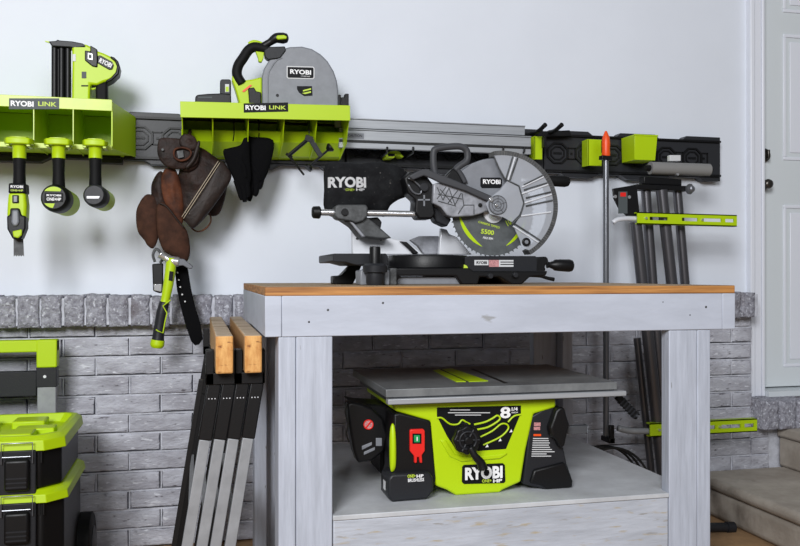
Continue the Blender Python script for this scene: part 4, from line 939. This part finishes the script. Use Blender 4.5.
# ridged rim wraps the guard edge, thicker than the plate
rim.pp(ro[:1]+ri[:1]+[], GY, .03) if False else None
for i in range(44):
    dpt = .060 if i % 2 == 0 else .056; yy = GY-.004 if i % 2 == 0 else GY-.001
    rim.pp([ro[i], ro[i+1], ri[i+1], ri[i]], yy, dpt)
RIMS = mat('dusty_ridged_rim', (98, 97, 96), .6, var=.4, vs=60, c2=(60, 60, 62))
build(MB().pp(ro+ri[::-1], GY+.002, .050), 'guard_rim', RIMS, cg)
rd = MB()
for i in range(60):
    a = math.radians(97-i*2.6); a2 = math.radians(97-i*2.6-1.2)
    rd.pp([(GCX+r_*math.cos(b_), GCY-r_*math.sin(b_)) for r_, b_ in ((55.8,a),(55.8,a2),(51.8,a2),(51.8,a))], GY+.0005, .004)
build(rd, 'rim_ridges', M['castdark'], cg)
for pts in ([(515.5,155.5),(508,180)], [(522,187),(546,175)], [(524,203),(553,194)], [(521,194),(550,183.5)], [(513,226),(540,244)], [(521,216),(551,212)]):
    pts = [clampg(p_) for p_ in pts]
    build(MB().ptube(pts, GY-.001, .9, n=6), 'guard_rib', M['silver'], cg)
for pts in ([(505,179),(519,186),(524,203),(520,216),(512,224)], [(524,185),(546,173)], [(524,190),(551,181)], [(526,198),(554,191)], [(526,206),(555,200)], [(493,151),(499,168),(505,179)], [(513,156),(506,179)], [(518,157),(510,180)], [(515,224),(541,241)]):
    pts = [clampg(p_) for p_ in pts]
    build(MB().ptube(pts, GY-.002, .85, n=6), 'guard_edge_line', M['castdark'], cg)
hb = P(497.5, 205, GY)
build(MB().lathe((hb.x, GY+.02, hb.z), (hb.x, GY-.004, hb.z), [(0, S(497,GY,10)), (.9, S(497,GY,10)), (1, S(497,GY,9.4))], 28), 'guard_hub', M['gray'], t)
for r in (9.2, 6.2, 3.4):
    build(MB().tube([(hb.x+S(497,GY,r)*math.cos(a), GY-.0045, hb.z+S(497,GY,r)*math.sin(a)) for a in [i*math.pi/12 for i in range(24)]], .0009, n=6, closed=True), 'hub_ring', M['castdark'], t)
hr = MB()
for i in range(5):
    a = i*math.pi/2.5+.3; hr.tube([(hb.x+S(497,GY,2)*math.cos(a), GY-.0045, hb.z+S(497,GY,2)*math.sin(a)), (hb.x+S(497,GY,9)*math.cos(a), GY-.0045, hb.z+S(497,GY,9)*math.sin(a))], .0008, n=5)
build(hr, 'hub_spokes', M['castdark'], t)
build(MB().ycyl(497, 205, GY-.008, GY, 1.6), 'hub_screw', M['chrome'], t, bevel=.001)
build(MB().ycyl(526.8, 242, GY-.006, GY+.004, 4.4), 'guard_bumper', M['black'], cg, bevel=.002)
build(MB().ycyl(526.8, 242, GY-.009, GY-.005, 2), 'bumper_screw', M['gray'], cg, bevel=.001)
# ================================================================== TABLE SAW
t = thing('table_saw', (.74, 2.2, SH), 'compact lime and black table saw on the bench lower shelf', 'table saw')
q = lambda name, poly, y, d, m, par=None, bevel=.003, seg=2, **k: build(MB().pp(poly, y, d), name, M[m], par or t, bevel=bevel, seg=seg, **k)
TZ = .650; tx0, tx1, ty0, ty1 = .4485, 1.069, 2.0, 2.45
tp = build(MB().box(tx0, tx1, ty0, ty1, TZ-.020, TZ), 'saw_table', M['table'], t, bevel=.0015)
build(MB().box(tx0+.004, tx1+.024, ty0-.006, ty0+.02, TZ-.037, TZ-.0235), 'fence_rail', M['alu'], t, bevel=.002)
build(MB().box(tx0+.02, tx1-.004, ty0+.008, ty1-.01, TZ-.04, TZ-.02), 'under_frame', M['aludark'], t)
def flat(pts, h=.0015): return MB().prism([PZ(a, b, TZ+.0004) for a, b in pts], (0, 0, h))
build(flat([(433,370.6),(439,369.6),(466,381.8),(456,382.0)]), 'throat_plate', M['green'], tp)
build(flat([(442,369.4),(452,368.6),(488,381.2),(469,381.8)]), 'throat_plate', M['green'], tp)
build(flat([(440,369.6),(441.3,369.4),(468,381.8),(466.8,381.9)], .0006), 'blade_slot', M['cable'], tp)
build(flat([(470,368.8),(473,368.7),(508,383.0),(504,383.2)], .0005), 'miter_slot', M['cable'], tp)
yb_ = lambda px, y: row_at(SH, px, y)
YA = 2.035
gb = q('front_body', [(395,401.5),(556,398.5),(556,407.5),(534,414),(526,450),(521,482),(503,490),(500,yb_(500,YA)),(456,yb_(456,YA)),(447,490),(436,486),(434,470),(430,421),(395,411)], YA, .36, 'green', bevel=.006, seg=3)
q('front_recess', [(437,407.5),(521,405.5),(521,413),(506,449),(470,451.5),(455,448),(447,436),(437,416)], YA-.0015, .006, 'badge', gb, bevel=.001)
for i, (pts, r) in enumerate((([(437,418),(442,418),(450,424),(458,424),(462,420),(466,422),(470,424)], .9), ([(474,424.5),(485,422),(493,418),(497,415.5),(500,417.5),(498,421),(488,427),(477,429.5)], 1.0), ([(480,437),(492,431),(501,424),(507,424.5),(508,429),(500,437),(483,445)], .9), ([(508,422),(514,416),(521,414.5)], .9))):
    build(MB().ptube(pts, YA-.002, r, smooth=4, n=8), 'lime_line', M['green'], gb)
for a, b, l in ((450,409.5,470),(448,412.3,490),(455,414.6,481)): build(MB().rect(a, b, l, b+.8, YA-.002, .001), 'printed_line', M['label'], gb)
lettering('8', (500.2,407,510.5,418), YA-.0022, M['white'], gb, off=.03)
lettering('1/4', (511.6,407.2,517.6,410.6), YA-.0022, M['white'], gb, off=.03)
lettering('INCH', (511.6,411.8,517.6,413), YA-.0022, M['white'], gb)
for i, (a, b) in enumerate(((487,446),(500,440),(511,431))): build(MB().pp([(a-1.6,b+1.4),(a+1.6,b+.8),(a+.3,b-1.8)], YA-.002, .001), 'scale_mark', M['white'], gb)
bd = q('name_badge', [(464,465),(503,463.2),(505,465),(505.5,481),(504,483),(464,484),(462,482),(462.3,467)], YA-.0025, .008, 'badge', gb, bevel=.001)
lettering('RYOBI', (465,467.5,502.5,478), YA-.0032, M['white'], bd, off=.045)
lettering('ONE+', (482,479.3,491.5,482), YA-.0032, M['lime_print'], bd, off=.03)
lettering('HP', (493,479.2,502,482), YA-.0032, M['white'], bd, off=.04)
# recess frame
q('recess_edge', [(440,440),(446,440),(455,454),(463,457),(500,454),(506,452),(508,454),(500,459),(462,462),(450,457)], YA-.004, .008, 'green', gb, bevel=.003)
# crank wheel
wc = P(466.5, 439.5, YA-.04); wr = S(466, YA-.04, 14)
build(MB().lathe((wc.x, YA, wc.z), (wc.x, YA-.03, wc.z), [(0, wr*.5), (1, wr*.45)], 20), 'crank_hub', M['black'], t)
pts = [(wc.x+wr*(1+.05*math.cos(8*a))*math.cos(a), YA-.05, wc.z+wr*(1+.05*math.cos(8*a))*math.sin(a)) for a in [i*math.pi/24 for i in range(48)]]
cw = build(MB().prism(pts, (0, .022, 0)), 'crank_wheel', M['black'], t, bevel=.004)
build(MB().tube([(wc.x+wr*.62*math.cos(a), YA-.052, wc.z+wr*.62*math.sin(a)) for a in [i*math.pi/12 for i in range(24)]], .003, n=8, closed=True), 'wheel_ring', M['dark'], cw, smooth=True)
for i in range(6):
    a = i*math.pi/3; build(MB().tube([(wc.x+wr*.2*math.cos(a), YA-.051, wc.z+wr*.2*math.sin(a)), (wc.x+wr*.85*math.cos(a), YA-.051, wc.z+wr*.85*math.sin(a))], .0028, n=8), 'wheel_spoke', M['dark'], cw)
build(MB().lathe((wc.x, YA-.05, wc.z), (wc.x, YA-.062, wc.z), [(0, wr*.3), (.8, wr*.3), (1, wr*.22)], 18), 'wheel_knob', M['black'], cw)
build(MB().tube([P(470,447,YA-.055), P(475,456,YA-.06), P(481,463,YA-.06), P(483,469,YA-.06)], [.009, .009, .011, .013], n=14, smooth=4), 'crank_handle', M['black'], t, smooth=True)
build(MB().lathe((wc.x, YA-.045, wc.z+wr*.9), (wc.x, YA-.03, wc.z+wr*.9), [(0, .008), (1, .01)], 12), 'bevel_pointer', M['black'], t)
# left power block
YP = 2.03
pw = q('power_block', [(394,414),(400,413),(426,419.5),(431,421),(436,478),(434,490),(426,yb_(426,YP)-1),(389,yb_(389,YP)),(390,490),(391,480),(392,475),(393,472)], YP, .10, 'black', bevel=.005, seg=3)
build(MB().puff([(391.5,424),(394.5,425.5),(396,440),(396,462),(394.5,470),(391,471.5),(389.5,462),(389.5,435)], YP-.002, .012), 'lime_grip', M['green'], t, smooth=True)
q('battery', [(388,479),(392,474),(430,472.5),(433.5,478),(434,490),(428,yb_(428,YP-.02)-1),(392,yb_(392,YP-.02)),(388,497)], YP-.02, .085, 'dark', bevel=.006)
build(MB().box(P(388,486,YP-.02).x-.0012, P(388,486,YP-.02).x+.001, YP+.010, YP+.030, P(388,491,YP).z, P(388,482,YP).z), 'battery_slot', M['label'], t)
sw = q('switch_paddle', [(411,429.5),(423.5,429),(425,431),(425,451),(422,455),(422.5,463),(420,463),(419.3,457),(417.3,457),(417,463),(414.5,463),(414.3,456),(410,451),(410,431)], YP-.008, .012, 'red', bevel=.002)
build(MB().rect(412.6,433.6,421.4,443.6,YP-.0095,.004), 'switch_well', M['badge'], sw)
build(MB().rect(414.2,435.2,420,442.4,YP-.012,.005), 'green_button', M['btn'], sw, bevel=.001)
lettering('I', (416.6,436.8,417.6,440.8), YP-.0128, M['white'], sw)
lettering('ONE+', (407.5,474.5,415.5,477.3), YP-.0206, M['lime_print'], pw, off=.03)
lettering('HP', (416.5,474.5,423.5,477.3), YP-.0206, M['white'], pw, off=.03)
lettering('BRUSHLESS', (408,478.6,424,481), YP-.0206, M['white'], pw, off=.02)
# right side leg, label and knob
rl = q('side_panel', [(530,417),(549,406),(557,408),(562,440),(567,464),(573,481),(572,yb_(572,YA)-1),(545,yb_(545,YA)),(540,488),(530,486),(523,484),(527,450)], YA+.004, .34, 'dark', bevel=.004)
q('foot', [(534,470),(565,462),(573,481),(572.5,yb_(572,YA)-.6),(546,yb_(546,YA)-.2),(542,485),(530,483)], YA-.004, .35, 'black', bevel=.005)
build(MB().pp([(533,420),(556,418),(557,458),(530,460)], YA+.0035, .002), 'label_plate', M['dark'], rl)
build(MB().rect(534,422.5,540.5,426,YA+.0028,.002).rect(533.8,426.8,540,430,YA+.0028,.002), 'warning_sticker', M['pink'], rl)
build(MB().rect(533.5,434,541,436,YA+.0028,.002), 'orange_sticker', M['orange'], rl)
for i in range(9):
    build(MB().rect(533-.2*i, 438+i*2.2, 546+R.uniform(0, 9), 438.9+i*2.2, YA+.0028, .001), 'label_text', M['label'], rl)
kb = q('lock_lever', [(556,411),(560,407),(565,408),(567,416),(570,425),(567,436),(565,446),(561,449),(557,440),(552,437),(550,428),(553,420)], YA-.02, .05, 'black', bevel=.006, seg=3)
a = P(566, 429.5, YA+.03); b = P(586, 430, YA+.03)
build(MB().box(a.x, b.x, YA+.02, YA+.04, a.z-.010, a.z+.010).box(b.x-.002, b.x, YA+.018, YA+.042, a.z-.012, a.z+.012), 'rail_lock', M['aludark'], t, bevel=.001)
# folded rail stop at table's right
a = P(617, 396, 2.06); b = P(637, 417, 2.06)
build(MB().bar(a, b, .019, .016), 'push_stick', M['rubber'], t, bevel=.003)
for k in range(6):
    c = a + (b-a)*(.2+.13*k); build(MB().bar(c, c+(b-a)*.05, .021, .018), 'stick_ridge', M['dark'], t)
sm = MB(); d = (b-a)
c = a + d*.93; build(MB().cyl((c.x, 2.04, c.z), (c.x, 2.08, c.z), .004, n=10), 'pin', M['rod'], t)
# left hanging accessories
YX = 2.12
q('rear_bracket', [(350,402),(362,404),(386,405),(396,412),(396,436),(384,432),(372,420),(360,410)], YX+.06, .12, 'black', bevel=.006)
bs = q('blade_store', [(347,404),(352,402),(360,404),(372,408),(383,418),(388,436),(384,452),(372,461),(358,463),(354,452),(350,430)], YX, .05, 'black', bevel=.006)
build(MB().ycyl(368.5, 424.5, YX-.0015, YX+.004, 4.8), 'round_sticker', M['pink'], bs)
build(MB().tube([P(366,427.5,YX-.002), P(371,421.5,YX-.002)], .002, n=6), 'sticker_slash', M['red'], bs)
build(MB().tube([P(368.5+4.6*math.cos(a), 424.5-4.6*math.sin(a), YX-.002) for a in [i*math.pi/10 for i in range(20)]], .0014, n=6, closed=True), 'sticker_ring', M['red'], bs)
build(MB().rect(376,438,382,446,YX-.002,.004).pp([(362,446),(372,442),(372,445),(362,450)], YX-.002, .004).pp([(364,452),(375,447),(375,450),(364,455)], YX-.002, .004), 'wrench', M['gray'], bs, bevel=.001)
build(MB().ptube([(347,402),(345.5,412),(348,424),(346.5,434),(349,442)], YX, .9, smooth=4, n=8), 'stored_cord', M['cable'], t, smooth=True)
# support behind: rear feet so the saw stands on its four corners
for a_, b_q in ((.50, .60), (.88, 1.0)): build(MB().box(a_, b_q, 2.30, 2.44, SH, SH+.24), 'rear_leg', M['black'], t, bevel=.006)
# ================================================================== SAWHORSES
def sawhorse(px):
    a = P(px, 335, 2.0); x0 = a.x; x1 = x0+.041; zt_ = P(px, 335.5, 2.0).z; zb_ = zt_-.089; cx = (x0+x1)/2
    t = thing('sawhorse', (cx, 2.45, FL), 'folded gray metal sawhorse with pine top beam, nearer the workbench leg', 'sawhorse', 'folded sawhorses leaning beside the workbench')
    pb = build(MB().box(x0, x1, 2.0, 2.92, zb_, zt_), 'beam', M['pine'], t, bevel=.004, seg=2)
    pb.data.materials.append(M['pineend']); pb.data.materials.append(M['pinetop'])
    for p in pb.data.polygons:
        if p.normal.y < -.9: p.material_index = 1
        elif p.normal.z > .9: p.material_index = 2
    sl = .160
    for yy in (2.04, 2.83):
        # cradle holding the beam
        fr = MB().box(x0-.022, x0-.002, yy, yy+.05, zb_-.03, zb_+.052).box(x1+.002, x1+.010, yy, yy+.05, zb_-.03, zb_+.052).box(x0-.022, x1+.010, yy, yy+.05, zb_-.03, zb_-.002)
        cr = build(fr, 'bracket', M['black'], t, bevel=.002)
        rear = yy > 2.5  # darkness of the gaps between front legs is put into the rear legs' colour
        for k, off in enumerate((-.022, .0125)):
            top = Vector((cx+off, yy+.02, zb_-.028)); foot = Vector((cx+off-sl*(top.z-FL), yy+.02, FL+.012))
            mid = top + (foot-top)*.19
            l = build(MB().bar(mid, foot, .026, .026, up=(0, 1, 0)), 'leg', M['black' if rear else 'tgray'], t, bevel=.002)
            build(MB().bar(top, mid, .032, .032, up=(0, 1, 0)), 'leg_sleeve', M['black'], l, bevel=.003)
            build(MB().bar(foot + (top-foot)*.035, foot - (top-foot)*.006, .038, .034, up=(0, 1, 0)), 'rubber_foot', M['rubber'], l, bevel=.003)
            for j in (-.012, 0, .012):
                c = top + (foot-top)*.05; build(MB().cyl((c.x+j*.6, yy+.003, c.z), (c.x+j*.6, yy+.006, c.z), .0014, n=8), 'rivet', M['silver'], l)
    # spreader linking the front and rear legs
    z = .32
    for off in (-.022, .0125):
        xx = cx+off-sl*(zb_-.03-z); build(MB().box(xx-.006, xx+.006, 2.06, 2.85, z, z+.02), 'spreader', M['tgray'], t)
    build(MB().bar((cx-.052, 2.07, zb_-.02), (cx-.052-sl*.52, 2.07, zb_-.02-.52), .012, .02), 'latch_bar', M['black'], t, bevel=.001)
    return t
s1 = sawhorse(244.5)
s2 = copy_tree(s1); dx = P(215.5, 335, 2.0).x - P(244.5, 335, 2.0).x
s2.location.x += dx; ORG[s2.name] = s2.location.copy()
s2['label'] = 'folded gray metal sawhorse with pine top beam, left one of two'
# ================================================================== TOOL BOXES
def toolbox(name, label, cat, xr, W, y0, D, z0, z1, zl, group, bigbox=False):
    t = thing(name, (xr-W/2, y0+D/2, z0), label, cat, group)
    xl = xr-W; ch = .05; ins = .014
    def oc(i, c): return [(xl+i+c, y0+i), (xr-i-c, y0+i), (xr-i, y0+i+c), (xr-i, y0+D-i-c*.5), (xr-i-c*.5, y0+D-i), (xl+i+c*.5, y0+D-i), (xl+i, y0+D-i-c*.5), (xl+i, y0+i+c)]
    build(MB().hprism(oc(ins, ch), z0, z1-zl-z0), 'body', M['black'], t, bevel=.006, seg=3)
    # lid: side skirt, sloping shoulder and sunken top with raised pads
    m = MB(); A = oc(0, ch); B = oc(.004, ch); C = oc(.03, ch*.9); zb = z1-zl
    rings = [[(a, b, zb) for a, b in A], [(a, b, z1-.012) for a, b in B], [(a, b, z1) for a, b in oc(.018, ch)], [(a, b, z1) for a, b in oc(.030, ch)], [(a, b, z1-.026) for a, b in oc(.044, ch)]]
    vs = [v for r in rings for v in r]; fs = [tuple(range(7, -1, -1))]
    for k in range(4):
        for i in range(8): j = (i+1) % 8; fs.append((k*8+i, k*8+j, k*8+8+j, k*8+8+i))
    fs.append(tuple(range(32, 40))); m.add(vs, fs)
    lid = build(m, 'lid', M['green'], t, bevel=.002)
    pd = []
    if not bigbox:
        for fx in (.12, .40, .66):
            for fy in (.13, .62):
                px_, py_ = xl+W*fx, y0+D*fy
                build(MB().box(px_, px_+W*.17, py_, py_+D*.2, z1-.027, z1-.001), 'lid_pad', M['green'], lid, bevel=.005)
        build(MB().box(xl+W*.3, xl+W*.62, y0+D*.42, y0+D*.54, z1-.027, z1-.010), 'lid_pad', M['green'], lid, bevel=.004)
        build(MB().box(xr-.16, xr-.05, y0+D*.36, y0+D*.50, z1-.027, z1-.004), 'lid_pad', M['green'], lid, bevel=.004)
    for cx_ in (P(16.5, 450, y0-.02).x, 2*(xl+xr)/2-P(16.5, 450, y0-.02).x):
        f = build(MB().box(cx_-.047, cx_+.047, y0-.004, y0+.02, z1-zl-.16, z1-zl+.004), 'latch_recess', M['dark'], t, bevel=.003)
        lt = build(MB().box(cx_-.032, cx_+.032, y0-.022, y0+.0, z1-zl-.105, z1-zl-.018), 'latch', M['black'], t, bevel=.008, seg=3)
        for k in range(3): build(MB().box(cx_-.026, cx_+.026, y0-.024, y0-.020, z1-zl-.095+k*.012, z1-zl-.091+k*.012), 'latch_ridge', M['dark'], lt)
        w_ = .0018; zt2 = z1-zl+.026; zb2 = z1-zl-.03
        build(MB().tube([(cx_-.040, y0-.012, zb2), (cx_-.040, y0-.012, zt2), (cx_+.040, y0-.012, zt2), (cx_+.040, y0-.012, zb2)], w_, n=8).tube([(cx_-.036, y0-.020, z1-zl-.010), (cx_+.036, y0-.020, z1-zl-.010)], w_, n=8), 'wire_bail', M['rod'], lt)
    for k in range(4):
        build(MB().box(xr-.045+k*.011-.05, xr-.045+k*.011-.046, y0+ins-.004+k*.0, y0+ins+.02, z1-zl-.035, z1-zl), 'corner_rib', M['black'], t)
    return t
YT0 = 2.50; XT = P(67, 440, 2.56).x
zz = lambda py: P(40, py, YT0).z
zA, zBm, zBl = zz(436.5)+.0, zz(487), .0
t1 = toolbox('tool_box', 'black tool box with lime lid, upper one of the stack at left', 'tool box', XT, .56, YT0, .445, zz(489.5), zz(436.5), .040, 'stacked lime lidded tool boxes')
t2 = toolbox('rolling_tool_box', 'lower wheeled black tool box with lime rim and raised lime pull handle', 'rolling tool box', XT+.008, .576, YT0-.012, .45, .04, zz(489.5)-.001, .034, 'stacked lime lidded tool boxes', True)
# wheel and handle
for xx in (XT-.012, XT-.56+.02):
    wh = build(MB().lathe((xx, YT0+.40, FL+.10), (xx+.045, YT0+.40, FL+.10), [(0, .09), (.1, .10), (.9, .10), (1, .09)], 36), 'wheel', M['rubber'], t2)
    build(MB().lathe((xx+.01, YT0+.40, FL+.10), (xx+.052, YT0+.40, FL+.10), [(0, .055), (.9, .055), (1, .04)], 24), 'wheel_hub', M['dark'], wh)
build(MB().box(XT-.50, XT-.47, YT0+.01, YT0+.06, FL, .04).box(XT-.08, XT-.05, YT0+.01, YT0+.06, FL, .04), 'front_foot', M['black'], t2, bevel=.003)
YE = 2.965
q = lambda name, poly, y, d, m, par=None, bevel=.003, seg=2, **k: build(MB().pp(poly, y, d), name, M[m], par or t2, bevel=bevel, seg=seg, **k)
hx1 = P(57, 350, YE).x; hx0 = P(36.5, 350, YE).x; W2 = .42
zt_, zm_ = P(50, 340, YE).z, P(50, 352, YE).z
hz = build(MB().box(hx0-W2, hx1, YE, YE+.045, zm_, zt_).box(hx0, hx1, YE-.003, YE+.05, P(50,367.5,YE).z, zt_+.001).box(hx0-W2-.07, hx0-W2, YE-.003, YE+.05, P(50,367.5,YE).z, zt_+.001), 'pull_handle', M['green'], t2, bevel=.004)
for xo in (0, -(W2+.07)):
    build(MB().box(hx0-.001+xo, hx1-.001+xo, YE-.001, YE+.046, P(50,387,YE).z, P(50,367.5,YE).z), 'handle_joint', M['dark'], t2, bevel=.002)
    build(MB().box(hx0+.002+xo, hx1-.004+xo, YE+.003, YE+.04, .10, P(50,387,YE).z), 'handle_tube', M['tgray'], t2, bevel=.002)
build(MB().box(hx0-W2, hx0, YE+.004, YE+.036, P(50,396,YE).z, P(50,371,YE).z), 'cross_bar', M['dark'], t2, bevel=.003)
c = P(45, 376.5, YE); build(MB().cyl((c.x, YE-.004, c.z), (c.x, YE+.002, c.z), .005, n=12), 'pin', M['silver'], t2)
# ================================================================== LIGHT
def area(name, loc, target, size, power, col=(1, 1, 1), sy=None):
    l = bpy.data.lights.new(name, 'AREA'); l.energy = power; l.size = size; l.color = col
    if sy: l.shape = 'RECTANGLE'; l.size_y = sy
    o = bpy.data.objects.new(name, l); COL.objects.link(o); o.location = loc
    o.rotation_euler = (Vector(target)-Vector(loc)).to_track_quat('-Z', 'Y').to_euler(); return o
area('garage_ceiling_lamp', (-1.5, -2.0, 2.8), (.4, 3.0, 1.0), 1.5, 262, (.975, .985, 1.0))
area('right_fill_light', (1.0, -2.4, 3.1), (.8, 3.0, 1.0), 1.8, 56, (.94, .97, 1.0))  # added fill light behind the camera, brightens the right side
wd = bpy.data.worlds.new('world'); SC.world = wd; wd.use_nodes = True
wd.node_tree.nodes['Background'].inputs[0].default_value = (.90, .95, 1.0, 1)
wd.node_tree.nodes['Background'].inputs[1].default_value = .12
SC.view_settings.view_transform = 'Standard'; SC.view_settings.look = 'None'; SC.view_settings.gamma = 1
SC.view_settings.exposure = 0.0; SC.view_settings.use_curve_mapping = False
